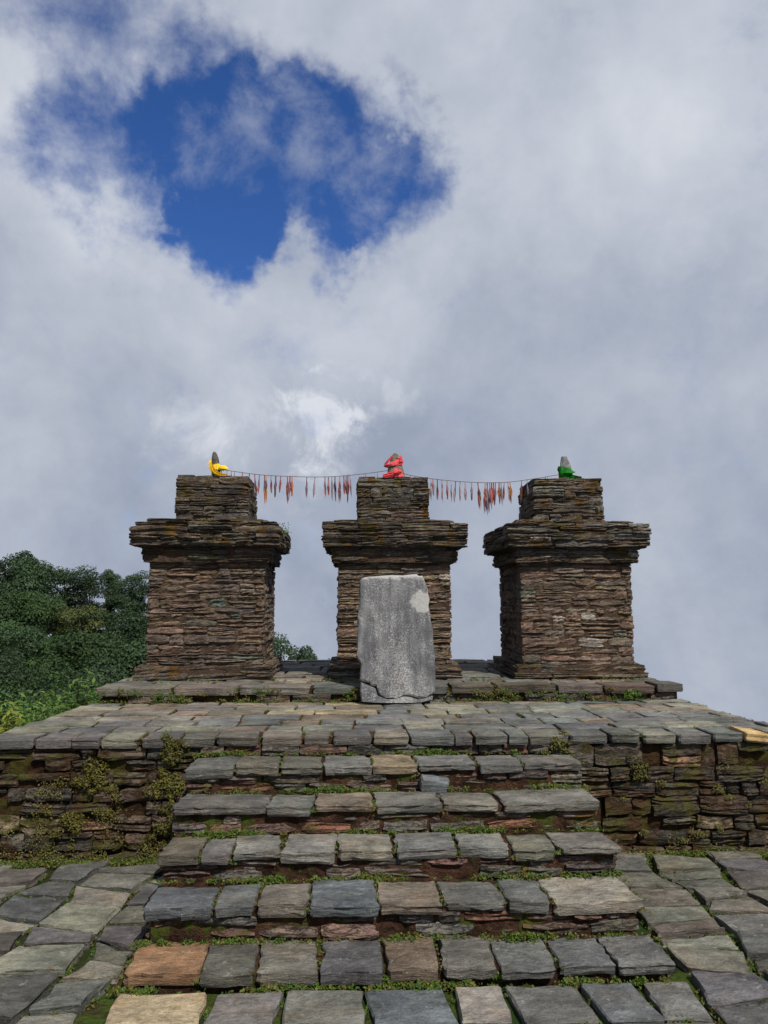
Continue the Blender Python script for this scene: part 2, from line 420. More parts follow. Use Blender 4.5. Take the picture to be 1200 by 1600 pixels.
# leaves: many small folded quads in one mesh
def leaf_mesh(name, P, N, S, mat, aspect=0.55):
    P = np.asarray(P, float); N = np.asarray(N, float); S = np.asarray(S, float)
    n = len(P)
    N = N / np.maximum(np.linalg.norm(N, axis=1, keepdims=True), 1e-6)
    rv = rng.normal(size=(n, 3)); U = np.cross(N, rv); U /= np.maximum(np.linalg.norm(U, axis=1, keepdims=True), 1e-6)
    V = np.cross(N, U)
    s = S[:, None]
    a = P - U * s; c = P + U * s
    b = P + V * s * aspect + N * s * 0.15; dd = P - V * s * aspect + N * s * 0.15
    vv = np.stack([a, b, c, dd], 1).reshape(-1, 3)
    me = bpy.data.meshes.new(name)
    me.vertices.add(4 * n); me.vertices.foreach_set('co', vv.astype(np.float32).ravel())
    me.loops.add(4 * n); me.loops.foreach_set('vertex_index', np.arange(4 * n, dtype=np.int32))
    me.polygons.add(n); me.polygons.foreach_set('loop_start', np.arange(0, 4 * n, 4, dtype=np.int32))
    me.update(calc_edges=True); me.validate()
    me.materials.append(M[mat])
    return me

def tube(path, rad, sides=7):
    """vertices and faces of a tapered tube along a list of points"""
    v, f = [], []
    path = [Vector(p) for p in path]
    for i, p in enumerate(path):
        t = (path[min(i + 1, len(path) - 1)] - path[max(i - 1, 0)]).normalized()
        u = t.cross(Vector((0.31, 0.2, 0.93)));  u = u.normalized() if u.length > 1e-3 else Vector((1, 0, 0))
        w = t.cross(u)
        rr = rad[i] if hasattr(rad, '__len__') else rad
        for k in range(sides):
            a = 2 * math.pi * k / sides
            v.append(p + (u * math.cos(a) + w * math.sin(a)) * rr)
    for i in range(len(path) - 1):
        for k in range(sides):
            a, b = i * sides + k, i * sides + (k + 1) % sides
            f.append((a, b, b + sides, a + sides))
    f.append(tuple(reversed(range(sides)))); f.append(tuple(range((len(path) - 1) * sides, len(path) * sides)))
    return v, f

def merge(parts):
    V, F = [], []
    for v, f in parts:
        o = len(V); V += list(v); F += [tuple(i + o for i in q) for q in f]
    return V, F

# ------------------------------------------------------------------ terrain
def smax(a, b, k=2.0):
    h = np.clip(0.5 + 0.5 * (a - b) / k, 0, 1)
    return b * (1 - h) + a * h + k * h * (1 - h)
def terrain(x, y):
    x = np.asarray(x, float); y = np.asarray(y, float)
    dx = np.maximum(np.abs(x - 0.1) - 5.0, 0); dy = np.maximum(y - 6.5, 0) + np.maximum(-14 - y, 0)
    dx2 = np.where(y > 5.6, np.maximum(np.abs(x - 0.15) - 2.2, 0), dx)
    dist = np.sqrt(np.minimum(dx, dx2 + 0 * dx) ** 2 + dy ** 2)
    dist = np.where(y > 5.6, np.sqrt(dx2 ** 2 * np.clip((y - 5.6) / 2, 0, 1) + dy ** 2) , dist)
    plate = -0.03 - 0.42 * np.power(dist, 1.05)
    hill = -9.0 + np.clip(y - 28, -60, 36) * 0.215 - np.maximum(y - 64, 0) * 0.35 - np.maximum(x + 17, 0) * 0.62 - np.maximum(-34 - x, 0) * 0.12
    hill = hill + 0.5 * np.sin(x * 0.31 + 1) + 0.4 * np.sin(y * 0.27 + x * 0.2)
    z = np.where(dist < 6, plate, smax(hill, plate))
    return np.maximum(z, -140)
gx = np.concatenate([np.linspace(-300, -45, 28), np.linspace(-43, -10, 34), np.linspace(-9.4, 9.4, 48), np.linspace(10, 40, 24), np.linspace(45, 300, 24)])
gy = np.concatenate([np.linspace(-200, -16, 16), np.linspace(-14, 14, 57), np.linspace(15, 80, 66), np.linspace(85, 320, 26)])
GX, GY = np.meshgrid(gx, gy)
GZ = terrain(GX, GY)
nx_, ny_ = len(gx), len(gy)
gv = np.stack([GX, GY, GZ], -1).reshape(-1, 3)
gf = [(j * nx_ + i, j * nx_ + i + 1, (j + 1) * nx_ + i + 1, (j + 1) * nx_ + i) for j in range(ny_ - 1) for i in range(nx_ - 1)]
tag(obj('terrain', mesh('terrain', gv, gf, 'earth', 60)), kind='structure')

# ------------------------------------------------------------------ palettes (albedo)
PAL_TOWER = [(0.172, 0.124, 0.092), (0.158, 0.116, 0.088), (0.185, 0.135, 0.098), (0.150, 0.122, 0.099), (0.168, 0.114, 0.086), (0.140, 0.108, 0.086), (0.180, 0.144, 0.110)]
PAL_CAP = [(0.110, 0.086, 0.066), (0.104, 0.092, 0.078), (0.124, 0.096, 0.073), (0.086, 0.070, 0.056), (0.116, 0.104, 0.090)]
PAL_TREAD = [(0.110, 0.108, 0.100), (0.102, 0.103, 0.098), (0.124, 0.117, 0.102), (0.090, 0.091, 0.088), (0.118, 0.107, 0.091)]
PAL_PAVE = [(0.102, 0.100, 0.088), (0.088, 0.088, 0.083), (0.115, 0.109, 0.092), (0.078, 0.080, 0.079), (0.108, 0.110, 0.092), (0.096, 0.087, 0.078), (0.150, 0.145, 0.122), (0.070, 0.069, 0.072)]
PAL_RISER = [(0.100, 0.080, 0.068), (0.112, 0.085, 0.070), (0.092, 0.087, 0.080), (0.125, 0.078, 0.060), (0.100, 0.095, 0.084), (0.080, 0.069, 0.063)]
PAL_WALL = [(0.058, 0.045, 0.036), (0.068, 0.050, 0.039), (0.054, 0.050, 0.045), (0.082, 0.055, 0.040), (0.044, 0.039, 0.035), (0.078, 0.069, 0.056)]

weedP, weedN, weedS = [], [], []
mossP, mossN, mossS = [], [], []
bladeP, bladeL = [], []
def weeds(x, y, z, n, spread, size, up=0.6, moss=False, nrm=(0, -0.4, 1)):
    P, N, S = (mossP, mossN, mossS) if moss else (weedP, weedN, weedS)
    for _ in range(n):
        a = random.uniform(0, 6.28); q = abs(random.gauss(0, spread * 0.6))
        P.append((x + math.cos(a) * q, y + math.sin(a) * q * 0.6, z + random.uniform(0.0, up) * max(0.15, 1 - q / (spread * 1.8)) * spread))
        N.append((nrm[0] + random.gauss(0, 0.6), nrm[1] + random.gauss(0, 0.6), nrm[2] + random.gauss(0, 0.4)))
        S.append(size * 0.72 * random.uniform(0.35, 1.5))
    if not moss and random.random() < 0.5:
        for _ in range(max(1, n // 4)):
            a = random.uniform(0, 6.28); q = random.uniform(0, spread)
            t = random.uniform(0, 6.28)
            bladeP.append((x + math.cos(a) * q, y + math.sin(a) * q * 0.6, z + 0.006)); bladeL.append((math.cos(t) * 0.5, math.sin(t) * 0.5, random.uniform(0.6, 1.0), random.uniform(0.010, 0.032)))
def n1(x, s=0.0):
    return 0.5 + 0.16 * math.sin(x * 57 + s * 9) + 0.25 * (math.sin(x * 4.3 + s) + math.sin(x * 9.1 + s * 2.3 + 1.2)) + 0.12 * math.sin(x * 23 + s * 5)

# ------------------------------------------------------------------ ground paving
ground = obj('courtyard_paving', core_mesh(-4.6, 4.8, -1.0, 5.55, -0.35, -0.030, 'joint', 0.004, 0.11))
tag(ground, kind='structure')
def wander(bx, seed):
    r = random.Random(seed); ph = [r.uniform(0, 6.28) for _ in range(3)]
    return lambda y: bx + 0.035 * math.sin(y * 4.1 + ph[0]) + 0.03 * math.sin(y * 9.7 + ph[1]) + 0.012 * math.sin(y * 23 + ph[2])
def pave_strip(x0, x1, ya, yb, rot, pivot, seed, clip_x=None, lens=(0.15, 0.33)):
    r = random.Random(seed)
    f0, f1 = wander(x0, int(x0 * 1000) + 7), wander(x1, int(x1 * 1000) + 7)
    y = ya + r.uniform(-0.2, 0)
    tl = r.uniform(-.03, .03)
    while y < yb:
        L = r.uniform(*lens); g = r.uniform(0.022, 0.046)
        tn = r.uniform(-.055, .055)
        yt = min(y + L, yb + .05)
        c = [(f0(y + tl) + g / 2, y + g / 2 + tl), (f1(y - tl) - g / 2, y + g / 2 - tl), (f1(yt - tn) - g / 2, yt - g / 2 - tn), (f0(yt + tn) + g / 2, yt - g / 2 + tn)]
        if r.random() < 0.35:      # a fifth corner on one side
            c.insert(2, ((c[1][0] + c[2][0]) / 2 - r.uniform(-.004, .03), (c[1][1] + c[2][1]) / 2))
        tl = tn
        ca, sa = math.cos(rot), math.sin(rot)
        c = [((p[0] - pivot[0]) * ca + (p[1] - pivot[1]) * sa + pivot[0], -(p[0] - pivot[0]) * sa + (p[1] - pivot[1]) * ca + pivot[1]) for p in c]
        y += L
        if y - L > yb - 0.1: break
        mx = sum(p[0] for p in c) / len(c); my = sum(p[1] for p in c) / len(c)
        if my > 5.36: continue
        if clip_x:
            lim, sg = clip_x
            if all((p[0] - lim) * sg < 0.03 for p in c): continue
            c = [((max(p[0], lim) if sg > 0 else min(p[0], lim)), p[1]) for p in c]
            xs = [p[0] for p in c]
            if max(xs) - min(xs) < 0.09: continue
        c = [(p[0], min(p[1], 5.37)) for p in c]
        if max(p[1] for p in c) - min(p[1] for p in c) < 0.08: continue
        lc = [(p[0] - mx, p[1] - my) for p in c]
        colr = tint(PAL_PAVE, 0.30)
        o = obj('paving_stone', slab_mesh(lc, 0.07, 'pave', r.random(), bevel=0.012, rough=0.013), ground,
                (mx, my, -0.068 + r.uniform(-.006, .018)), (R(r.uniform(-2.4, 2.4)), R(r.uniform(-2.4, 2.4)), 0), color=colr)
        for i in range(len(c)):
            a, b = c[i], c[(i + 1) % len(c)]
            for q in range(9):
                t = r.random(); X, Y = a[0] + (b[0] - a[0]) * t, a[1] + (b[1] - a[1]) * t
                if n1(X * 1.3 + Y * 2.1, 1.0) > 0.36 and Y > 2.2:
                    weeds(X, Y, -0.022, 9, 0.018, 0.008, 0.8, moss=r.random() < 0.45)
x = -1.24
i = 0
while x > -4.3:
    w = round(random.uniform(0.24, 0.42), 3)
    pave_strip(x - w, x, 1.2, 5.6, R(6.0), (-1.24, 3.6), 100 + i, clip_x=(-1.235, -1)); x -= w; i += 1
x = -1.24; i = 0
while x < -0.7:
    w = round(random.uniform(0.24, 0.42), 3)
    pave_strip(x, x + w, 1.2, 5.6, R(6.5), (-1.24, 3.6), 160 + i, clip_x=(-1.235, -1)); x += w; i += 1
x = 1.33; i = 0
while x < 4.6:
    w = round(random.uniform(0.26, 0.42), 3)
    pave_strip(x, x + w, 1.2, 5.6, R(2.5), (1.33, 3.6), 200 + i, clip_x=(1.335, 1)); x += w; i += 1
# rows in front of the stairs (edges along X listed from the left)
def floor_row(ys, edges, cols, z, seed):
    r = random.Random(seed)
    for k in range(len(edges) - 1):
        a, b = edges[k] + 0.012, edges[k + 1] - 0.012
        mx, my = (a + b) / 2, (ys[0] + ys[1]) / 2
        sk = r.uniform(-.02, .02)
        c = [(a - mx + sk, ys[0] - my + r.uniform(-.012, .012)), (b - mx + sk, ys[0] - my + r.uniform(-.012, .012)), (b - mx - sk, ys[1] - my), (a - mx - sk, ys[1] - my)]
        obj('paving_stone', slab_mesh(c, 0.075, 'pave', seed + k, bevel=0.014, rough=0.012), ground, (mx, my, z - 0.075 + r.uniform(-.004, .008)),
            (R(r.uniform(-1, 1)), R(r.uniform(-1, 1)), 0), color=cols[k] if cols and k < len(cols) and cols[k] else tint(PAL_PAVE, 0.2))
        weeds(b + 0.012, my + r.uniform(-.1, .1), z - 0.03, 26, 0.05, 0.009)
        for q in range(5): weeds(random.uniform(a, b), ys[1] + 0.02, z - 0.02, 12, 0.03, 0.009, moss=q % 3 == 0)
row0 = [-1.205, -0.79, -0.475, -0.115, 0.255, 0.495, 0.84, 1.10, 1.33]
cols0 = [(0.32, 0.262, 0.172), (0.115, 0.108, 0.105), (0.14, 0.14, 0.125), (0.085, 0.098, 0.108), (0.19, 0.175, 0.16), (0.115, 0.115, 0.11), (0.09, 0.095, 0.10), (0.12, 0.12, 0.115)]
floor_row((3.30, 3.615), row0, cols0, 0.0, 300)
floor_row((2.96, 3.29), [-1.22, -0.93, -0.55, -0.26, 0.1, 0.42, 0.7, 1.05, 1.33], None, 0.0, 320)
floor_row((2.60, 2.95), [-1.22, -0.8, -0.5, -0.2, 0.16, 0.38, 0.75, 1.0, 1.33], None, 0.0, 340)
floor_row((2.24, 2.59), [-1.22, -0.9, -0.6, -0.2, 0.1, 0.42, 0.7, 1.05, 1.33], None, 0.0, 360)
floor_row((1.86, 2.23), [-1.22, -0.8, -0.5, -0.2, 0.16, 0.38, 0.75, 1.0, 1.33], None, 0.0, 380)

# ------------------------------------------------------------------ generic course of slates along X (front) or along Y (side)
def course(parent, lib, pal, a, b, fixed, z0, z1, depth, face, lens, gap=0.006, out=0.012, tiltz=1.0, name='stone', skip=0.0, hi=None, rnd=random, fit=(0.86, 1.04), split=0.0):
    """face 'F' front (-Y) at y=fixed; 'L' left (-X) at x=fixed; 'R' right (+X); 'B' back"""
    p = a; res = []; Z0, Z1 = z0, z1
    while p < b - 0.02:
        L = rnd.uniform(*lens)
        if b - (p + L) < lens[0] * 0.6: L = b - p
        q = p + L
        zs = [(Z0, Z1)]
        if rnd.random() < split:
            zm = Z0 + (Z1 - Z0) * rnd.uniform(0.35, 0.65); zs = [(Z0, zm), (zm, Z1)]
        for (z0, z1) in zs:
            if rnd.random() < skip: continue
            pr = rnd.uniform(-out, out)
            hz = (z1 - z0) * rnd.uniform(*fit)
            zc = (z0 + z1) / 2 + rnd.uniform(-1, 1) * (z1 - z0 - hz) * 0.4
            mid = (p + q) / 2; w = q - p - gap
            me = rnd.choice(LIB[lib])
            t = (R(rnd.uniform(-3, 3)), R(rnd.uniform(-tiltz, tiltz)))
            c = tint(pal)
            if hi and rnd.random() < hi[0]: c = rnd.choice(hi[1])
            if face == 'F': loc, rz = (mid, fixed + depth / 2 - pr, zc), rnd.uniform(-1.5, 1.5)
            elif face == 'L': loc, rz = (fixed + depth / 2 - pr, mid, zc), -90 + rnd.uniform(-1.5, 1.5)
            elif face == 'R': loc, rz = (fixed - depth / 2 + pr, mid, zc), 90 + rnd.uniform(-1.5, 1.5)
            else: loc, rz = (mid, fixed - depth / 2 + pr, zc), 180 + rnd.uniform(-1.5, 1.5)
            fx = rnd.choice((1, 1, -1))
            loc = tuple(l - m for l, m in zip(loc, parent.location)) if parent is not None and parent.parent is None else tuple(l - m for l, m in zip(loc, parent.location + (parent.parent.location if parent.parent else Vector())))
            res.append(obj(name, me, parent, loc, (t[0], t[1], R(rz)), (w * 1.0, depth, hz), c))
        p = q
    return res

# joins a list of placed stones into one stuff part (rear faces nobody sees singly)
def join_stuff(name, objs, parent, mat, colr):
    V, F = [], []
    for o in objs:
        mw = Matrix.LocRotScale(o.location, o.rotation_euler, o.scale)
        k = len(V)
        V += [mw @ v.co for v in o.data.vertices]
        F += [tuple(i + k for i in p.vertices) for p in o.data.polygons]
    for o in objs: bpy.data.objects.remove(o)
    j = obj(name, mesh(name, V, F, mat), parent, color=colr); j['kind'] = 'stuff'
    return j

# ------------------------------------------------------------------ platform with its retaining walls
YW = 5.39; ZP = 0.787
plat = empty('stone_platform', (0.15, 5.39, 0))
tag(plat, 'broad mossy stone platform with rubble retaining wall and slate paved top behind the stairs', 'platform')
def local(o, x, y, z): return (x - o.location.x, y - o.location.y, z - o.location.z)
XL, XR = -2.66, 2.98
def shift(me, o):
    me.transform(Matrix.Translation(-o.location)); return me
def skew(me):
    for v in me.vertices:
        t = max(0, min(1, (v.co.y - YW) / 1.9)); u = (v.co.x - XL) / (XR - XL)
        v.co.x += t * (0.17 * (1 - u) - 0.10 * u)
    return me
pl_core = obj('wall_core', shift(skew(core_mesh(XL + 0.05, XR - 0.05, YW + 0.046, 10.5, -4.0, 0.740, 'wallsoil', 0.016, 0.055)), plat), plat)
for side in (0, 1):
    a0, b0 = ((XL, -1.20), (1.31, XR))[side]
    z = -0.05
    while z < 0.70:
        h = random.uniform(0.07, 0.13)
        if z + h > 0.66: h = 0.732 - z
        course(plat, 'wall', PAL_WALL, a0 + random.uniform(-.02, .02), b0, YW + 0.008, z, z + h - 0.008, 0.2, 'F', (0.10, 0.36), 0.012, 0.020, 4, skip=0.12 if side == 0 else 0.07, fit=(0.85, 1.1), split=0.35,
               hi=(0.07, [(0.21, 0.165, 0.11), (0.22, 0.21, 0.19), (0.17, 0.10, 0.07), (0.19, 0.12, 0.08)]))
        if z > -0.04:
            course(plat, 'wall', PAL_WALL, YW + 0.06, YW + 2.2, (XL + 0.01, XR - 0.01)[side], z, z + h - 0.008, 0.2, 'LR'[side], (0.2, 0.45), 0.012, 0.02, 3)
        z += h
# short piece behind the staircase top riser
course(plat, 'riser', PAL_RISER, -1.2, 1.31, YW + 0.004, 0.655, 0.732, 0.2, 'F', (0.14, 0.34), 0.010, 0.012, 3, skip=0.06)
# paved top: rows along X
yrows = [YW - 0.03, 5.655, 5.90, 6.16, 6.43, 6.72, 7.00, 7.25]
front_edges = [-2.68, -2.30, -2.05, -1.86, -1.60, -1.33, -1.10, -0.80, -0.51, -0.32, -0.03, 0.22, 0.53, 0.66, 0.90, 1.04, 1.33, 1.60, 1.83, 2.08, 2.33, 2.55, 2.75, 3.0]
for j in range(len(yrows) - 1):
    y0, y1 = yrows[j], yrows[j + 1]
    if j == 0: ed = front_edges
    else:
        ed = [XL + j * 0.022]
        while ed[-1] < XR - 0.3: ed.append(ed[-1] + random.uniform(0.24, 0.55))
        ed.append(XR - j * 0.012)
    for k in range(len(ed) - 1):
        g = 0.006 + 0.012 * random.random()
        a, b = ed[k] + g / 2, ed[k + 1] - g / 2
        if b - a < 0.06: continue
        mx, my = (a + b) / 2, (y0 + y1) / 2
        jf = random.uniform(-.008, .008) if j == 0 else 0
        c = [(a - mx, y0 + g / 2 - my + jf + random.uniform(-.012, .012)), (b - mx, y0 + g / 2 - my + jf + random.uniform(-.012, .012)), (b - mx + random.uniform(-.015, .015), y1 - g / 2 - my), (a - mx + random.uniform(-.015, .015), y1 - g / 2 - my)]
        h = 0.062 if j == 0 else 0.055
        colr = tint(PAL_TREAD if j == 0 else [(0.145, 0.142, 0.125), (0.125, 0.128, 0.125), (0.155, 0.145, 0.12), (0.115, 0.12, 0.12), (0.15, 0.125, 0.10)], 0.2)
        if j in (4, 6) and -0.75 < mx < 0.1 and random.random() < 0.4: colr = (0.25, 0.21, 0.14)
        tl = R(random.uniform(-1.2, 1.2))
        if j == 0 and k == 21: colr = (0.36, 0.26, 0.13); tl = R(7)
        obj('paving_stone', slab_mesh(c, h, 'tread' if j == 0 else 'deck', 500 + j * 40 + k, bevel=0.013, rough=0.012, step=0.09), plat,
            local(plat, mx, my, ZP - h + random.uniform(-.006, .005)), (R(random.uniform(-1, 1)), tl, 0), color=colr)
        if n1(mx * 2, j) > 0.42:
            for q in range(3): weeds(b + g / 2, random.uniform(y0, y1), ZP - 0.014, 10, 0.022, 0.009, moss=random.random() < 0.7)
# soil bed just below the paving surface
obj('joint_bed', shift(skew(core_mesh(XL + 0.03, XR - 0.03, YW + 0.04, 7.30, 0.735, ZP - 0.018, 'deckjoint', 0.003, 0.12)), plat), plat)

# ------------------------------------------------------------------ staircase
stairs = empty('stone_staircase', (0.05, 3.64, 0))
tag(stairs, 'wide flight of five low mossy slate steps rising to the platform', 'staircase')
STEP = [  # front y, base z, top z, edges, colours
    (3.639, 0.0, 0.062, [-1.204, -0.855, -0.607, -0.322, -0.030, 0.225, 0.48, 0.765, 1.02, 1.303],
     [(0.235, 0.145, 0.090), None, None, (0.105, 0.107, 0.118), (0.135, 0.108, 0.088), None, (0.10, 0.107, 0.112), (0.09, 0.097, 0.106), (0.115, 0.12, 0.128)]),
    (3.966, 0.062, 0.226, [-1.194, -0.857, -0.652, -0.392, -0.050, 0.277, 0.592, 0.820, 1.275],
     [(0.088, 0.098, 0.115), (0.105, 0.115, 0.125), (0.135, 0.125, 0.115), (0.095, 0.11, 0.13), (0.14, 0.122, 0.105), (0.115, 0.118, 0.118), (0.105, 0.112, 0.118), (0.235, 0.225, 0.205)]),
    (4.316, 0.226, 0.364, [-1.215, -0.982, -0.818, -0.560, -0.255, 0.058, 0.400, 0.695, 0.945, 1.292],
     [None, (0.13, 0.125, 0.13), (0.14, 0.142, 0.14), (0.165, 0.165, 0.165), (0.145, 0.14, 0.125), (0.145, 0.15, 0.155), (0.14, 0.145, 0.148), (0.115, 0.118, 0.10), (0.145, 0.142, 0.135)]),
    (4.663, 0.364, 0.515, [-1.230, -0.670, -0.400, -0.045, 0.357, 0.713, 1.30],
     [(0.108, 0.108, 0.108), (0.12, 0.128, 0.128), (0.165, 0.14, 0.115), (0.13, 0.13, 0.125), (0.14, 0.138, 0.128), (0.135, 0.135, 0.13)]),
    (5.016, 0.515, 0.668, [-1.225, -0.905, -0.625, -0.360, -0.050, 0.245, 0.635, 0.925, 1.322],
     [(0.118, 0.122, 0.122), None, None, (0.135, 0.14, 0.14), (0.20, 0.165, 0.12), (0.13, 0.135, 0.14), (0.135, 0.138, 0.14), (0.115, 0.115, 0.115)]),
]
for s, (fy, zb, zt, ed, cl) in enumerate(STEP):
    ny = STEP[s + 1][0] if s < 4 else YW
    x0, x1 = ed[0], ed[-1]
    th = 0.046 if s == 0 else random.uniform(0.046, 0.054)
    # soil heart of the step
    me = core_mesh(x0 + 0.035, x1 - 0.035, fy + 0.035, ny + 0.10, zb - 0.06, zt - 0.022, 'stepsoil', 0.008, 0.07)
    me.transform(Matrix.Translation(-stairs.location)); st = obj('step', me, stairs)
    b_mid = zt - th
    # riser stones
    if s == 0:
        course(st, 'riser', PAL_RISER, x0, x1, fy + 0.05, zb - 0.03, zb + 0.02, 0.12, 'F', (0.1, 0.3), 0.03, 0.012, 4, skip=0.35)
    else:
        hgt = b_mid - zb
        if hgt > 0.088:
            zz = zb + hgt * random.uniform(0.45, 0.58)
            rows = [(zb - 0.01, zz), (zz, b_mid - 0.002)]
        else: rows = [(zb - 0.01, b_mid - 0.002)]
        for (za, zc) in rows:
            course(st, 'riser', PAL_RISER, x0 + random.uniform(0, .03), x1 - random.uniform(0, 0.03), fy + random.uniform(0.012, 0.028), za, zc, 0.2, 'F', (0.12, 0.38), 0.022, 0.014, 3.5, skip=0.14,
                   hi=(0.12, [(0.17, 0.085, 0.06), (0.15, 0.10, 0.085), (0.16, 0.15, 0.12)]))
            course(st, 'riser', PAL_RISER, fy + 0.05, ny, x0 + 0.012, za, zc, 0.16, 'L', (0.15, 0.3), 0.02, 0.012, 3)
            course(st, 'riser', PAL_RISER, fy + 0.05, ny, x1 - 0.012, za, zc, 0.16, 'R', (0.15, 0.3), 0.02, 0.012, 3)
    # tread stones
    for k in range(len(ed) - 1):
        g = random.uniform(0.003, 0.014)
        a, b = ed[k] + g / 2, ed[k + 1] - g / 2
        yb = ny + 0.01 if s == 0 else fy + (ny - fy) * random.uniform(0.84, 0.96)
        fr = fy - 0.008 + random.uniform(-.014, .014)
        mx, my = (a + b) / 2, (fr + yb) / 2
        sk = random.uniform(-.018, .018)
        c = [(a - mx + random.uniform(-.01, .01), fr - my + random.uniform(-.012, .012)), (b - mx + random.uniform(-.01, .01), fr - my + random.uniform(-.012, .012)), (b - mx + sk, yb - my + random.uniform(-.02, .02)), (a - mx + sk, yb - my + random.uniform(-.02, .02))]
        hh = th * random.uniform(0.8, 1.3)
        colr = cl[k] or tint(PAL_TREAD, 0.15); colr = (colr[0] * 0.96, colr[1] * 0.935, colr[2] * 0.88)
        obj('tread_stone', slab_mesh(c, hh, 'tread', 900 + s * 30 + k, bevel=0.014, rough=0.016, step=0.05, dome=0.005, bulge=0.0), st,
            local(stairs, mx, my, zt - hh + random.uniform(-.007, .007)), (R(random.uniform(-2.2, 1.0)), R(random.uniform(-1.6, 1.6)), R(random.uniform(-1, 1))), color=colr)
        # weeds in the joint and hanging under it
        if random.random() < 0.75:
            for q in range(7): weeds(b + g / 2 + random.uniform(-.010, .010), random.uniform(fy, yb), zt - 0.014, 8, 0.018, 0.008, moss=random.random() < .5)
        if random.random() < 0.55: weeds(b + g / 2, fy + 0.01, zt - th * random.uniform(0.6, 1.5), 22, 0.035, 0.009, nrm=(0, -1, 0.5), moss=random.random() < .6)
    # mats of weeds at the back of this tread / base of the next riser
    xx = x0
    while xx < x1:
        v = n1(xx, s * 3.1)
        if v > 0.57:
            for q in range(5): weeds(xx + random.uniform(-.02, .02), ny - 0.012 + random.uniform(-.03, .012), zt - 0.006, int(16 * v), 0.04 * v + 0.008, 0.0095, 0.9, moss=random.random() < 0.3)
        elif random.random() < 0.45: weeds(xx, ny - 0.01, zt - 0.004, 14, 0.025, 0.008, moss=random.random() < 0.6)
        xx += 0.03
    if s == 0:
        xx = x0
        while xx < x1:
            if n1(xx, 7.7) > 0.38:
                for q in range(4): weeds(xx, fy - 0.01 + random.uniform(-.025, .02), -0.01, 16, 0.035, 0.0095, 0.9, moss=random.random() < 0.35)
            xx += 0.03
# small blue-grey stone lying in the upper step
tag(obj('loose_stone', slab_mesh([(-.085, -.05), (.08, -.055), (.10, .04), (.0, .06), (-.09, .045)], 0.085, 'tread', 77, bevel=0.02), None, (0.335, 4.985, 0.512), (R(14), R(8), 0), color=(0.15, 0.165, 0.175)),
    'small blue grey loose stone resting against the topmost stair riser', 'stone')

# moss along the foot of both retaining walls and up the wall faces
for (a, b, amt) in ((XL - 0.2, -1.22, 1.0), (1.31, XR + 0.1, 0.8)):
    xx = a
    while xx < b:
        for q in range(5):
            weeds(xx + random.uniform(-.02, .02), YW - random.uniform(0.0, 0.09), -0.018, 12, 0.045, 0.0095, 0.9, moss=random.random() < 0.5)
        xx += 0.022
def wall_moss(x, z, w, h, n, moss=True, y=None, size=0.0095):
    for _ in range(n):
        a = random.gauss(0, 0.42) * w; c = random.gauss(0, 0.42) * h
        q = max(0.0, 1 - (a / w) ** 2 - (c / h) ** 2)
        P, N, S = (mossP, mossN, mossS) if moss else (weedP, weedN, weedS)
        P.append((x + a, (YW if y is None else y) + 0.012 - q * 0.03 * random.random() - 0.004, z + c))
        N.append((random.gauss(0, .5), -1 + random.gauss(0, .4), 0.6 + random.gauss(0, .5))); S.append(size * 0.7 * random.uniform(0.5, 1.25))
r_ = random.Random(5)
for k in range(36):                     # scattered moss on the left wall, thicker towards its foot
    xx = r_.uniform(XL, -1.25); zz = r_.random() ** 2.0 * 0.5
    wall_moss(xx, zz, r_.uniform(.05, .16), r_.uniform(.03, .08), r_.randint(50, 150))
for k in range(22):
    wall_moss(r_.uniform(1.38, 2.9), r_.random() ** 1.5 * 0.55 + 0.02, r_.uniform(.03, .09), r_.uniform(.02, .05), r_.randint(25, 80))
for k in range(60):                     # tufts on the edge of the upper tier
    xx = r_.uniform(-2.45, 2.8)
    wall_moss(xx, r_.uniform(0.79, 0.90), r_.uniform(.03, .09), r_.uniform(.02, .05), r_.randint(20, 60), moss=r_.random() < 0.55, y=7.15, size=0.011)
# individual cushion plants on the walls
def cushion(x, z, w, h, n, label, y=YW, mat='moss', size=0.0115, dpt=0.085):
    P, N, S = [], [], []
    lobes = [(random.gauss(0, .45) * w, random.gauss(0, .45) * h, random.uniform(.15, .42)) for _ in range(26)]
    for _ in range(n):
        lx, lz, lr = random.choice(lobes)
        dv = Vector((random.gauss(0, 1), random.gauss(0, 1), random.gauss(0, 1))).normalized()
        if dv.y > 0.25: dv.y *= -1
        rr = lr * random.uniform(0.5, 1.15)
        P.append((lx + dv.x * w * rr, dv.y * dpt * rr, lz + dv.z * h * rr)); N.append((dv.x + random.gauss(0, .4), dv.y + random.gauss(0, .4), dv.z + 0.5)); S.append(size * 0.75 * random.uniform(.5, 1.3))
    o = obj('moss_plant', leaf_mesh('moss_plant', P, N, S, mat, 0.6), None, (x, y, z))
    return tag(o, label, 'plant', 'leafy cushion plants on the walls')
cushion(-1.39, 0.70, 0.10, 0.10, 1500, 'yellow green cushion plant just under the paving edge left of the stairs')
cushion(-1.42, 0.49, 0.12, 0.12, 1500, 'yellow green cushion plant beside the top step on the left wall')
cushion(-1.36, 0.20, 0.13, 0.12, 1800, 'mossy green cushion plant at the foot of the left wall against the stairs')
cushion(-1.89, 0.55, 0.11, 0.11, 1300, 'olive cushion plant in the middle of the left wall')
cushion(-2.02, 0.26, 0.08, 0.08, 700, 'small olive cushion plant low on the left wall')
cushion(1.83, 0.53, 0.09, 0.085, 1000, 'dry olive cushion plant in the middle of the right wall')
cushion(1.25, 0.725, 0.09, 0.06, 800, 'yellow green cushion plant under the paving edge right of the stairs')
cushion(-0.11, 0.86, 0.08, 0.06, 600, 'yellow green cushion plant on the upper tier left of the leaning slab', y=7.14, size=0.014)
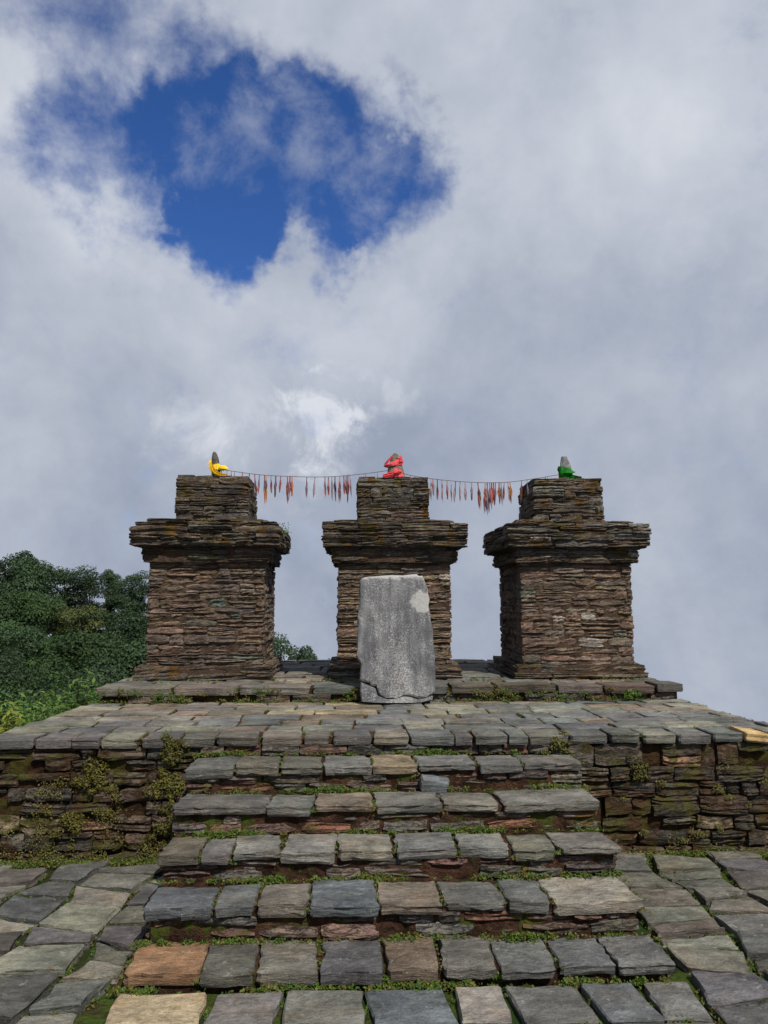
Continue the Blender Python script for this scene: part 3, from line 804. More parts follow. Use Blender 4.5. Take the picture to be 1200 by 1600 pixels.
cushion(2.42, 0.845, 0.10, 0.035, 600, 'low green cushion plant on the upper tier below the right tower', y=7.14, mat='weed', size=0.014)
# fern-like sprig on the corner of the left tower's cap is added with the tower

# ------------------------------------------------------------------ upper tier
YT, ZT = 7.167, 0.930
tier = empty('upper_stone_tier', (0.2, YT, ZP))
tag(tier, 'long low slate tier with weedy edge carrying the three towers', 'plinth')
TXL, TXR = -2.49, 2.93
obj('tier_core', shift(core_mesh(TXL + 0.05, TXR - 0.05, YT + 0.05, 10.55, ZP - 0.5, ZT - 0.03, 'wallsoil', 0.008, 0.12), tier), tier)
course(tier, 'riser', PAL_RISER, TXL + 0.03, TXR - 0.05, YT + 0.02, ZP - 0.012, ZT - 0.072, 0.2, 'F', (0.16, 0.42), 0.025, 0.02, 3, skip=0.18)
for side in (0, 1):
    course(tier, 'riser', PAL_RISER, YT + 0.06, 10.4, (TXL + 0.03, TXR - 0.03)[side], ZP - 0.012, ZT - 0.072, 0.2, 'LR'[side], (0.3, 0.6), 0.02, 0.02, 2)
tr = [YT - 0.01, 7.50, 7.80, 8.15, 8.5, 8.85, 9.2, 9.55, 9.9, 10.25, 10.58]
for j in range(len(tr) - 1):
    ed = [TXL]
    while ed[-1] < TXR - 0.6: ed.append(ed[-1] + (random.uniform(0.34, 0.75) if j == 0 else random.uniform(0.3, 0.6)))
    ed.append(TXR)
    for k in range(len(ed) - 1):
        a, b = ed[k] + 0.012, ed[k + 1] - 0.012
        if j > 2 and any(p0 + 0.1 < a and b < p1 - 0.1 for p0, p1 in ((-2.24, -1.07), (-0.32, 0.86), (1.59, 2.76))): continue     # under the towers
        mx, my = (a + b) / 2, (tr[j] + tr[j + 1]) / 2
        hh = 0.07 if j == 0 else 0.05
        c = [(a - mx, tr[j] - my + 0.008 + random.uniform(-.02, .012)), (b - mx, tr[j] - my + 0.008 + random.uniform(-.02, .012)), (b - mx, tr[j + 1] - my - .008), (a - mx, tr[j + 1] - my - .008)]
        obj('paving_stone', slab_mesh(c, hh, 'deck' if j else 'tread', 1500 + j * 20 + k, bevel=0.013, rough=0.014, step=0.11), tier,
            local(tier, mx, my, ZT - hh + random.uniform(-.008, .006) - (0.012 if j else 0)), (R(random.uniform(-1, 1)), R(random.uniform(-1, 1)), 0), color=tint(PAL_CAP + PAL_TREAD if j == 0 else PAL_TREAD + [(0.17, 0.15, 0.12)], 0.2))
xx = TXL
while xx < TXR:
    if n1(xx, 4.4) > 0.45: weeds(xx, YT - 0.02, ZP - 0.004, 12, 0.045, 0.011, 0.9, moss=random.random() < .4)
    if n1(xx, 9.4) > 0.55: weeds(xx, 7.60 + random.uniform(-.04, .1), ZT - 0.006, 9, 0.04, 0.011, 0.9, moss=random.random() < .5)
    xx += 0.03

# ------------------------------------------------------------------ the three towers
def tower(cx, seed, label, ragged=1.0, ochre=0.0, hi_cap=None):
    r = random.Random(seed)
    y0 = 7.95; W2 = 0.587
    root = empty('stone_tower', (cx, y0 + W2, ZT))
    tag(root, label, 'tower', 'square slate towers standing in a row on the tier')
    cy = y0 + W2
    rear = []
    def block(name, z0, z1, offs, lib, pal, hrange, lens, out, hi=None, w2=W2, split=0.25, side_keep=('F', 'L', 'R')):
        # offs: function z -> overhang
        om = min(offs(z0), offs(z1), offs((z0 + z1) / 2))
        c = core_mesh(-w2 - om + 0.016, w2 + om - 0.016, -w2 - om + 0.016, w2 + om - 0.016, z0 - ZT - 0.01, z1 - ZT - 0.005, 'mortar', 0.007, 0.06)
        part = obj(name, c, root)
        z = z0
        while z < z1 - 0.012:
            h = r.uniform(*hrange)
            if z1 - (z + h) < hrange[0] * 0.7: h = z1 - z
            o_ = offs(z + h / 2) + r.uniform(-1, 1) * out * 0.5
            xa, xb = cx - w2 - o_, cx + w2 + o_
            ya, yb = cy - w2 - o_, cy + w2 + o_
            course(part, lib, pal, xa + r.uniform(-1, 1) * out * 0.6, xb + r.uniform(-1, 1) * out * 0.6, ya, z, z + h, 0.24, 'F', lens, 0.004, out, 1.8, hi=hi, rnd=r, fit=(0.92, 1.10), split=split)
            sl_ = (lens[0] * 1.3, lens[1] * 1.3)
            for fc, fx in (('L', xa), ('R', xb)):
                s_ = course(part, lib, pal, ya + 0.10, yb - 0.02, fx, z, z + h, 0.2, fc, sl_, 0.004, out * 1.2, 1.4, hi=None, rnd=r, fit=(0.92, 1.1))
                if fc not in side_keep: rear.extend(s_)
            rear.extend(course(part, lib, pal, xa, xb, yb, z, z + h, 0.2, 'B', (0.3, 0.6), 0.006, out, 1.0, rnd=r))
            z += h
        return part
    sides = ('F', 'R') if cx < -1 else (('F', 'L') if cx > 1 else ('F',))
    block('pedestal', ZT - 0.005, 1.058, lambda z: 0.085 + (0.0 if z > ZT + 0.06 else 0.012), 'cap', PAL_CAP, (0.05, 0.075), (0.3, 0.75), 0.014, side_keep=sides)
    block('shaft', 1.055, 2.115, lambda z: 0.0, 'tower', PAL_TOWER, (0.052, 0.105), (0.10, 0.42), 0.0085, split=0.42,
          hi=(0.05, [(0.26, 0.21, 0.14), (0.30, 0.27, 0.24), (0.13, 0.155, 0.125), (0.20, 0.17, 0.15)]), side_keep=sides)
    block('cornice', 2.110, 2.268, lambda z: 0.062 + max(0, (z - 2.20)) * 0.25, 'cap', PAL_CAP, (0.045, 0.075), (0.16, 0.55), 0.014 * ragged, split=0.45, hi=hi_cap, side_keep=sides)
    block('cap', 2.262, 2.505, lambda z: 0.165 - max(0, 2.31 - z) * 0.6 - max(0, z - 2.42) * 0.5 * (ragged > 1.1), 'cap', PAL_CAP, (0.05, 0.085), (0.16, 0.6), 0.015 * ragged, split=0.5, hi=hi_cap, side_keep=sides)
    # low sloping shoulder between the cap and the top block
    block('cap_shoulder', 2.50, 2.545, lambda z: 0.06 - (z - 2.5) * 1.0, 'cap', PAL_CAP, (0.03, 0.045), (0.25, 0.6), 0.012, side_keep=sides)
    block('top_block', 2.535, 3.020, lambda z: 0.0 - (z > 2.98) * 0.012, 'cap', PAL_CAP, (0.055, 0.11), (0.12, 0.48), 0.010, split=0.4, w2=0.385, side_keep=sides,
          hi=(0.12, [(0.17, 0.165, 0.15), (0.20, 0.19, 0.165)]))
    # flags lying on the top block, so that its top is closed
    for k in range(4):
        a = -0.38 + k * 0.19
        obj('top_flag', slab_mesh([(-.09, -.37), (.09, -.38), (.09, .37), (-.09, .38)], 0.03, 'cap', seed + k, step=0.12), root, (a + 0.095, 0, 3.02 - ZT - 0.016 + r.uniform(-.004, .004)), (R(r.uniform(-1, 1)), R(r.uniform(-1.5, 1.5)), 0), color=tint(PAL_CAP))
    # joined rear faces (kept in the parent's local frame; every part sits at the root's origin)
    join_stuff('rear_stone', rear, root, 'tower', (0.12, 0.10, 0.08))
    return root
TL, TC, TR = -1.656, 0.272, 2.176
tower(TL, 11, 'left stone tower with ragged mossy cap, beside the wooded hillside', 1.3)
tower(TC, 12, 'middle stone tower, directly behind the grey leaning slab', 0.8)
tower(TR, 13, 'right stone tower with shadowed left side and white streaked cornice', 0.9, hi_cap=(0.12, [(0.34, 0.32, 0.28), (0.17, 0.165, 0.16), (0.20, 0.19, 0.18)]))

# ------------------------------------------------------------------ leaning granite slab
def leaning_slab():
    prof = [(-0.352, 0.185), (-0.352, 0.34), (-0.385, 0.42), (-0.392, 0.55), (-0.372, 0.68), (-0.382, 0.78), (-0.362, 0.90), (-0.365, 1.02), (-0.358, 1.10), (-0.325, 1.138),
            (-0.20, 1.15), (-0.06, 1.158), (0.05, 1.150), (0.17, 1.162), (0.225, 1.145), (0.262, 1.07), (0.285, 0.98), (0.290, 0.86), (0.305, 0.72), (0.312, 0.55), (0.322, 0.38), (0.330, 0.22), (0.325, 0.10), (0.300, 0.055), (0.235, 0.030), (0.16, 0.022), (0.09, 0.045), (0.03, 0.05), (-0.03, 0.030), (-0.12, 0.026), (-0.195, 0.06), (-0.215, 0.128), (-0.28, 0.155)]
    r = random.Random(3)
    # refine
    pts = []
    for i in range(len(prof)):
        a, b = Vector(prof[i]), Vector(prof[(i + 1) % len(prof)])
        for q in range(2): pts.append(a.lerp(b, q / 2) + Vector((r.uniform(-.010, .010), r.uniform(-.007, .007))))
    N = len(pts); cx = Vector((-0.02, 0.57))
    rows = [(0.085, 0.03), (0.06, 0.0), (-0.06, 0.0), (-0.074, 0.006), (-0.082, 0.022)]
    v, f = [], []
    for y, ins in rows:
        for p in pts:
            w = cx - p; q = p + w.normalized() * (ins + r.uniform(-.004, .004))
            v.append((q.x, y + r.uniform(-.004, .004), q.y))
    fac = (0.78, 0.52, 0.26)
    for k in fac:
        for p in pts:
            q = cx + (p - cx) * k
            # low central ridge in the lower half, as the worn figure in the stone
            rid = 0.016 * math.exp(-(q.x / 0.05) ** 2) * max(0, min(1, (0.75 - q.y) / 0.3))
            v.append((q.x, -0.084 - rid + r.uniform(-.003, .003), q.y))
    v.append((cx.x, -0.088, cx.y))
    nr = len(rows) + len(fac)
    for k in range(nr - 1):
        for i in range(N):
            a, b = k * N + i, k * N + (i + 1) % N
            f.append((a, a + N, b + N, b))
    for i in range(N): f.append(((nr - 1) * N + i, len(v) - 1, (nr - 1) * N + (i + 1) % N))
    f.append(tuple(range(N)))
    root = empty('leaning_slab', (0.262, 7.08, ZP + 0.012)); root.rotation_euler = (R(-11), 0, R(1))
    tag(root, 'pale speckled granite slab leaning upright before the middle tower', 'stone slab')
    obj('slab_body', mesh('slab_body', v, f, 'granite', 24), root)
    # broken flake at the lower left corner, separated by a crack
    fl = [(-0.345, 0.0), (-0.358, 0.10), (-0.350, 0.172), (-0.28, 0.143), (-0.224, 0.118), (-0.204, 0.052), (-0.12, 0.018), (-0.03, 0.022), (0.03, 0.043), (0.09, 0.038), (0.16, 0.015), (0.235, 0.023), (0.300, 0.047), (0.29, 0.01), (0.20, -0.012), (0.05, -0.016), (-0.12, -0.014), (-0.25, -0.010)]
    vv, ff = [], []
    n = len(fl)
    for y, k in ((0.06, 1.0), (-0.062, 1.0), (-0.074, 0.96)):
        for p in fl:
            c0 = (-0.12, 0.04)
            vv.append((c0[0] + (p[0] - c0[0]) * k, y, c0[1] + (p[1] - c0[1]) * k))
    for k in range(2):
        for i in range(n):
            a, b = k * n + i, k * n + (i + 1) % n
            ff.append((a, b, b + n, a + n))
    ff.append(tuple(range(2 * n, 3 * n)))
    obj('flake', mesh('flake', vv, ff, 'granite'), root)
leaning_slab()

# ------------------------------------------------------------------ little standing stones with cloths
def idol(name, loc, rings, label, colr, lean=0):
    v, f = [], []
    r = random.Random(int(loc[0] * 100)); n = 9
    for z, rx, ry, ox in rings:
        for k in range(n):
            a = 2 * math.pi * k / n
            j = 1 + r.uniform(-.08, .08)
            v.append((ox + math.cos(a) * rx * j, math.sin(a) * ry * j, z))
    for i in range(len(rings) - 1):
        for k in range(n):
            a, b = i * n + k, i * n + (k + 1) % n
            f.append((a, b, b + n, a + n))
    f.append(tuple(reversed(range(n)))); f.append(tuple(range((len(rings) - 1) * n, len(rings) * n)))
    return tag(obj(name, mesh(name, v, f, 'idol', 40), None, loc, (0, R(lean), 0), color=colr), label, 'stone', 'small upright stones on top of the towers')

def wrap(rings, mat, seed, folds=0.18, n=26):
    """crumpled cloth tube: rings (z, rx, ry, ox)"""
    r = random.Random(seed); v, f = [], []
    ph = [r.uniform(0, 6.28) for _ in range(4)]
    for i, (z, rx, ry, ox, tilt) in enumerate(rings):
        for k in range(n):
            a = 2 * math.pi * k / n
            w = 1 + folds * (math.sin(3 * a + ph[0] + i * 0.9) * .5 + math.sin(7 * a + ph[1] - i * 1.3) * .4 + r.uniform(-.3, .3))
            v.append((ox + math.cos(a) * rx * w, math.sin(a) * ry * w, z + tilt * math.cos(a) + r.uniform(-.004, .004)))
    for i in range(len(rings) - 1):
        for k in range(n):
            a, b = i * n + k, i * n + (k + 1) % n
            f.append((a, b, b + n, a + n))
    return v, f

def scarf(path, w, seed, n=9, depth=0.35):
    """swept pleated strip with thickness"""
    r = random.Random(seed)
    ph = [r.uniform(0, 6.28) for _ in range(n)]
    path = [Vector(p) for p in path]
    v, f = [], []
    for i, p in enumerate(path):
        t = (path[min(i + 1, len(path) - 1)] - path[max(i - 1, 0)]).normalized()
        u = t.cross(Vector((0, -1, 0.15))).normalized(); nn = t.cross(u)
        ww = w[i]
        for k in range(n):
            s = k / (n - 1) - 0.5
            v.append(p + u * s * ww + nn * ww * depth * (0.5 * math.sin(k * 1.9 + ph[0] + i * .25) + 0.2 * math.sin(i * 1.3 + ph[k])))
    m_ = len(v)
    v += [q + Vector((0, 0.012, 0)) for q in v[:m_]]
    for i in range(len(path) - 1):
        for k in range(n - 1):
            a = i * n + k
            f.append((a, a + 1, a + n + 1, a + n)); f.append((m_ + a, m_ + a + n, m_ + a + n + 1, m_ + a + 1))
    return v, f
def clump(loc, rad, seed, n=14, m_=9, amp=0.35):
    r = random.Random(seed); v, f = [], []
    ph = [r.uniform(0, 6.28) for _ in range(6)]
    for i in range(m_):
        th = math.pi * i / (m_ - 1)
        for k in range(n):
            a = 2 * math.pi * k / n
            q = 1 + amp * (math.sin(3 * a + 2 * th + ph[0]) * .5 + math.sin(5 * th + ph[1] + a) * .4 + r.uniform(-.35, .35))
            v.append((loc[0] + rad[0] * q * math.sin(th) * math.cos(a), loc[1] + rad[1] * q * math.sin(th) * math.sin(a), loc[2] + rad[2] * q * math.cos(th)))
    for i in range(m_ - 1):
        for k in range(n):
            a, b = i * n + k, i * n + (k + 1) % n
            f.append((a, a + n, b + n, b))
    return v, f
TOPZ = 3.035
IY = 8.30
# left: thin dark stone, yellow scarf
LX = -1.655
idol('upright_stone', (LX, IY, TOPZ - 0.01), [(0, .050, .05, 0.01), (0.08, .05, .05, 0.005), (0.16, .045, .045, 0), (0.22, .038, .04, -.004), (0.27, .026, .03, -.012), (0.292, .010, .016, -.016)], 'thin dark upright stone in a yellow scarf on the left tower', (0.075, 0.075, 0.07), 0)
ys = empty('yellow_scarf', (LX, IY, TOPZ))
tag(ys, 'bright yellow scarf knotted round the thin stone on the left tower', 'scarf')
obj('scarf_wrap', mesh('wrap', *wrap([(0.075, .054, .054, 0, .0), (0.09, .058, .056, -.002, .004), (0.105, .054, .053, -.003, .008), (0.12, .057, .055, -.003, .012), (0.135, .050, .050, -.004, .014)], 'yellow', 4, .13, 40), 'yellow', 60), ys)
obj('scarf_tail', mesh('tail', *scarf([(-0.045, -0.035, 0.185), (-0.048, -0.055, 0.15), (-0.036, -0.07, 0.11), (-0.012, -0.082, 0.07), (0.025, -0.09, 0.034), (0.075, -0.095, 0.016), (0.135, -0.10, 0.010)], [.018, .034, .046, .052, .046, .036, .02], 5, 15), 'yellow', 60), ys)
obj('scarf_knot', mesh('knot', *clump((0.085, -0.04, 0.098), (.048, .036, .026), 6), 'yellow', 60), ys)
# middle: conical stone, red cloth
CX = 0.30
idol('upright_stone', (CX, IY, TOPZ - 0.01), [(0, .125, .10, 0), (0.06, .10, .085, 0.0), (0.12, .082, .07, 0), (0.18, .066, .06, 0), (0.235, .052, .05, 0), (0.275, .034, .036, 0), (0.292, .014, .018, 0)], 'brown tapering upright stone in red cloth on the middle tower', (0.13, 0.105, 0.07), 0)
rs = empty('red_cloth', (CX, IY, TOPZ))
tag(rs, 'shiny red cloth looped round the tapering stone on the middle tower', 'cloth')
obj('cloth_loop', mesh('loop', *wrap([(0.135, .086, .080, -.012, .010), (0.155, .102, .086, -.020, .022), (0.172, .104, .084, -.022, .032), (0.185, .094, .074, -.016, .040)], 'red', 8, .09), 'red', 60), rs)
obj('cloth_knot', mesh('knot', *clump((0.052, -0.055, 0.205), (.026, .022, .036), 12, 12, 9, .5), 'red', 50), rs)
obj('cloth_sash', mesh('sash', *scarf([(-0.112, -0.03, 0.15), (-0.085, -0.045, 0.185), (-0.055, -0.045, 0.222), (-0.03, -0.04, 0.255)], [.03, .026, .02, .012], 9), 'red', 60), rs)
obj('cloth_bunch', mesh('bunch', *clump((0.02, -0.105, 0.042), (.055, .04, .042), 10, 18, 11, .5), 'red', 50), rs)
obj('cloth_tail', mesh('tail', *scarf([(0.02, -0.11, 0.045), (-0.05, -0.13, 0.022), (-0.10, -0.14, 0.012), (-0.145, -0.15, 0.008)], [.06, .06, .05, .03], 11), 'red', 60), rs)
# right: blunt grey stone, green cloth
RX = 2.19
idol('upright_stone', (RX, IY, TOPZ - 0.01), [(0, .065, .06, 0), (0.08, .066, .06, 0), (0.15, .062, .055, 0), (0.20, .052, .05, -.002), (0.245, .040, .04, -.008), (0.272, .03, .03, -.010), (0.276, .02, .02, -.010)], 'blunt grey upright stone in green cloth on the right tower', (0.17, 0.175, 0.185), 0)
gs = empty('green_cloth', (RX, IY, TOPZ))
tag(gs, 'deep green cloth bunched round the blunt stone on the right tower', 'cloth')
obj('cloth_wrap', mesh('wrap', *wrap([(0.004, .078, .075, 0, 0), (0.03, .070, .07, 0, .004), (0.055, .078, .074, 0, -.008), (0.08, .072, .07, 0, -.010), (0.105, .076, .072, 0, -.014), (0.13, .068, .066, 0, -.02)], 'green', 14, .2, 40), 'green', 60), gs)
obj('cloth_bunch', mesh('bunch', *clump((0.01, -0.075, 0.075), (.055, .035, .03), 15, 14, 9, .5), 'green', 50), gs)
obj('cloth_tail', mesh('tail', *scarf([(0.03, -0.08, 0.03), (0.07, -0.09, 0.018), (0.11, -0.095, 0.012), (0.15, -0.10, 0.010)], [.045, .05, .04, .03], 16), 'green', 60), gs)

# ------------------------------------------------------------------ tassel garlands
def tassel_mesh(seed, mat, length=0.22, fat=1.0):
    r = random.Random(seed); V, F = [], []
    for s in range(11):
        a = r.uniform(0, 6.28); L = length * r.uniform(0.6, 1.14)
        cur = []
        wmax = r.uniform(0.005, 0.014) * fat
        for t in (0, .12, .28, .42, .58, .74, .9, 1.0):
            prof = 0.16 if t < .3 else (0.16 + .84 * (t - .3) / .28 if t < .58 else 1 - .45 * (t - .58) / .42)
            cur.append((math.cos(a + t * 1.5) * wmax * prof, math.sin(a + t * 1.5) * wmax * prof, -t * L))
        w = r.uniform(.0032, .006)
        V_, F_ = tube(cur, [w * .9, w * .8, w * .8, w, w * 1.1, w, w * .7, w * .25], 3)
        o = len(V); V += V_; F += [tuple(i + o for i in q) for q in F_]
    return mesh('tassel', V, F, mat)
TM = {c: [tassel_mesh(20 + i, 'tassel_' + c, 0.215 + 0.03 * (i % 3), (0.8, 1.1, 1.4)[i % 3]) for i in range(4)] for c in ('red', 'purple', 'orange')}
def garland(pts, spots, label):
    P = [Vector(p) for p in pts]
    root = empty('tassel_garland', P[0]); tag(root, label, 'garland', 'tassel garlands strung between the towers')
    # smooth path
    path = []
    for i in range(len(P) - 1):
        p0, p1, p2, p3 = P[max(i - 1, 0)], P[i], P[i + 1], P[min(i + 2, len(P) - 1)]
        for q in range(8):
            t = q / 8
            path.append(0.5 * ((2 * p1) + (p2 - p0) * t + (2 * p0 - 5 * p1 + 4 * p2 - p3) * t * t + (3 * p1 - p0 - 3 * p2 + p3) * t ** 3))
    path.append(P[-1])
    v, f = tube([p - P[0] for p in path], 0.0035, 5)
    obj('string', mesh('string', v, f, 'string'), root)
    for (x, c, s) in spots:
        for k in range(len(path) - 1):
            if path[k].x <= x <= path[k + 1].x:
                t = (x - path[k].x) / max(1e-6, path[k + 1].x - path[k].x); p = path[k].lerp(path[k + 1], t); break
        else: continue
        obj('tassel', random.choice(TM[{'r': 'red', 'p': 'purple', 'o': 'orange'}[c]]), root, p - P[0] + Vector((0, random.uniform(-.004, .004), 0)), (R(random.uniform(-4, 4)), R(random.uniform(-4, 4)), random.uniform(0, 6.28)), (s, s, s * random.uniform(.9, 1.12)))
def gx_(px): return -0.2 + (px - 545.5) / 1200 * 8.36   # string hangs in the plane of the little stones
IYg = 8.27
G1 = [(347, 'p', .6), (355, 'r', .6), (362, 'r', .55), (367, 'p', .55), (379, 'r', .8), (390, 'r', 1), (398, 'p', 1), (405.5, 'r', 1), (413.5, 'r', 1.1), (416, 'o', 1), (423.5, 'p', 1), (431, 'o', 1.1), (438.5, 'p', .95), (449, 'o', 1.15), (453, 'r', 1.1), (456, 'r', 1.1), (479, 'p', 1.05), (491.5, 'p', 1), (507, 'r', 1), (512.5, 'r', 1.05), (518, 'p', 1.1), (522.5, 'p', 1.1), (530, 'r', 1), (536.5, 'r', 1.05), (540, 'o', 1.0), (543, 'r', 1.1), (546, 'p', 1.05), (568, 'p', .75), (571, 'r', .75), (589, 'p', .7)]
G2 = [(629, 'p', .6), (635, 'p', .5), (641, 'p', .5), (648, 'p', .5), (655, 'p', .5), (673, 'p', 1), (676, 'r', .95), (683.5, 'r', 1), (690.5, 'p', 1.05), (698.5, 'r', 1.05), (705, 'p', 1), (712, 'r', 1.05), (719, 'p', 1.05), (726.5, 'p', 1.1), (737.5, 'p', 1.05), (747.5, 'o', 1), (759, 'r', 1.05), (762, 'p', 1.1), (766, 'p', 1.2), (769, 'r', 1.1), (772, 'o', 1.1), (775, 'p', 1.15), (781, 'o', 1), (784, 'r', 1), (789, 'o', 1), (795, 'r', 1), (798, 'o', .95), (817, 'o', 1), (825.5, 'p', .8), (841, 'p', .8), (843, 'r', .8), (855, 'r', .8), (858, 'p', .8)]
def sz(py, px): return None
garland([(LX + 0.04, IYg, 3.125), (gx_(365), IYg, 3.10), (gx_(410), IYg, 3.062), (gx_(470), IYg, 3.045), (gx_(520), IYg, 3.05), (gx_(570), IYg, 3.085), (CX - 0.06, IYg, 3.125)],
        [(gx_(a), b, c) for a, b, c in G1], 'string of red and purple tassels between the left and middle towers')
garland([(CX + 0.07, IYg, 3.10), (gx_(645), IYg, 3.065), (gx_(690), IYg, 3.022), (gx_(740), IYg, 2.998), (gx_(790), IYg, 3.000), (gx_(830), IYg, 3.035), (RX - 0.05, IYg, 3.095)],
        [(gx_(a), b, c) for a, b, c in G2], 'string of purple and orange tassels between the middle and right towers')

# ------------------------------------------------------------------ trees
def crown_points(r, lobes, n, leaf):
    P, N, S = [], [], []
    wts = np.array([l[3] ** 2 for l in lobes]); wts = wts / wts.sum()
    pick = r.choice(len(lobes), n, p=wts)
    dv = r.normal(size=(n, 3)); dv /= np.linalg.norm(dv, axis=1, keepdims=True)
    dv[:, 2] = np.where(dv[:, 2] < -0.35, -dv[:, 2] * 0.6, dv[:, 2])
    L = np.array([l[:3] for l in lobes])[pick]; rad = np.array([l[3] for l in lobes])[pick]
    bump = 1 + 0.22 * np.sin(dv[:, 0] * 7 + pick) * np.sin(dv[:, 1] * 6 + pick * 2) * np.cos(dv[:, 2] * 5)
    q = rad * bump * (1 - 0.30 * r.random(n) ** 2)
    P = L + dv * q[:, None] * np.array([1, 1, 0.82])
    N = dv + r.normal(size=(n, 3)) * 0.55; N[:, 2] += 0.4
    return P, N, leaf * r.uniform(0.55, 1.35, n)

def tree_proto(seed, mat, kind, leaves=5200, leaf=0.0105):
    """unit tree: about 1 high; crown and trunk meshes"""
    r = np.random.default_rng(seed); pr = random.Random(seed)
    lobes = []
    if kind == 'round':
        for k in range(27):
            a = pr.uniform(0, 6.28); q = pr.uniform(0, .30); z = pr.uniform(.18, .86)
            lobes.append((math.cos(a) * q * (1.15 - abs(z - .55)), math.sin(a) * q * (1.15 - abs(z - .55)), z, pr.uniform(.10, .17)))
    elif kind == 'tall':
        for k in range(26):
            a = pr.uniform(0, 6.28); z = pr.uniform(.2, .92); q = pr.uniform(0, .19) * (1.1 - z * .5)
            lobes.append((math.cos(a) * q, math.sin(a) * q, z, pr.uniform(.07, .13)))
    else:   # flat topped
        for k in range(18):
            a = pr.uniform(0, 6.28); q = pr.uniform(0.05, .46); z = pr.uniform(.66, .84) - q * .12
            lobes.append((math.cos(a) * q, math.sin(a) * q, z, pr.uniform(.07, .12)))
    P, N, S = crown_points(r, lobes, int(leaves * 2.8), leaf)
    cm = leaf_mesh('crown', P, N, S, mat, 0.7)
    parts = [tube([(0, 0, -0.25), (0.01, 0, .1), (-.01, .01, .3), (.0, .0, .62)], [.030, .025, .02, .009], 6)]
    for l in lobes[:12]:
        b = Vector((0, 0, pr.uniform(.2, .45))); e = Vector(l[:3])
        parts.append(tube([b, b.lerp(e, .5) + Vector((0, 0, -.02)), e], [.012, .008, .003], 5))
    tm = mesh('trunk', *merge(parts), 'bark', 60)
    return cm, tm
PROTO = {
    'a': [tree_proto(31, 'forest_a', 'round'), tree_proto(32, 'forest_a', 'round'), tree_proto(33, 'forest_a', 'tall')],
    'b': [tree_proto(34, 'forest_b', 'round'), tree_proto(35, 'forest_b', 'round')],
    'f': [tree_proto(38, 'forest_b', 'round', 9000, 0.0075), tree_proto(39, 'forest_b', 'round', 9000, 0.0075)],
    'g': [tree_proto(40, 'forest_a', 'round', 9000, 0.0075), tree_proto(41, 'forest_a', 'round', 9000, 0.0075)],
    'c': [tree_proto(36, 'forest_c', 'flat', 6500, 0.008), tree_proto(37, 'forest_c', 'round')]}
def plant_tree(x, y, h, kind, label, wid=1.0, which=None, zoff=0.0):
    z = float(terrain(x, y)) + zoff
    cm, tm = PROTO[kind][which] if which is not None else random.choice(PROTO[kind])
    root = empty('broadleaf_tree', (x, y, z)); rz = random.uniform(0, 6.28)
    tag(root, label, 'tree', 'trees on the hillside')
    s = (h * wid, h * wid, h)
    obj('trunk', tm, root, rot=(0, 0, rz), scale=s); obj('crown', cm, root, rot=(0, 0, rz), scale=s)
    return root
def wx(px, Y): return -0.2 + (px - 545.5) / 1200 * Y
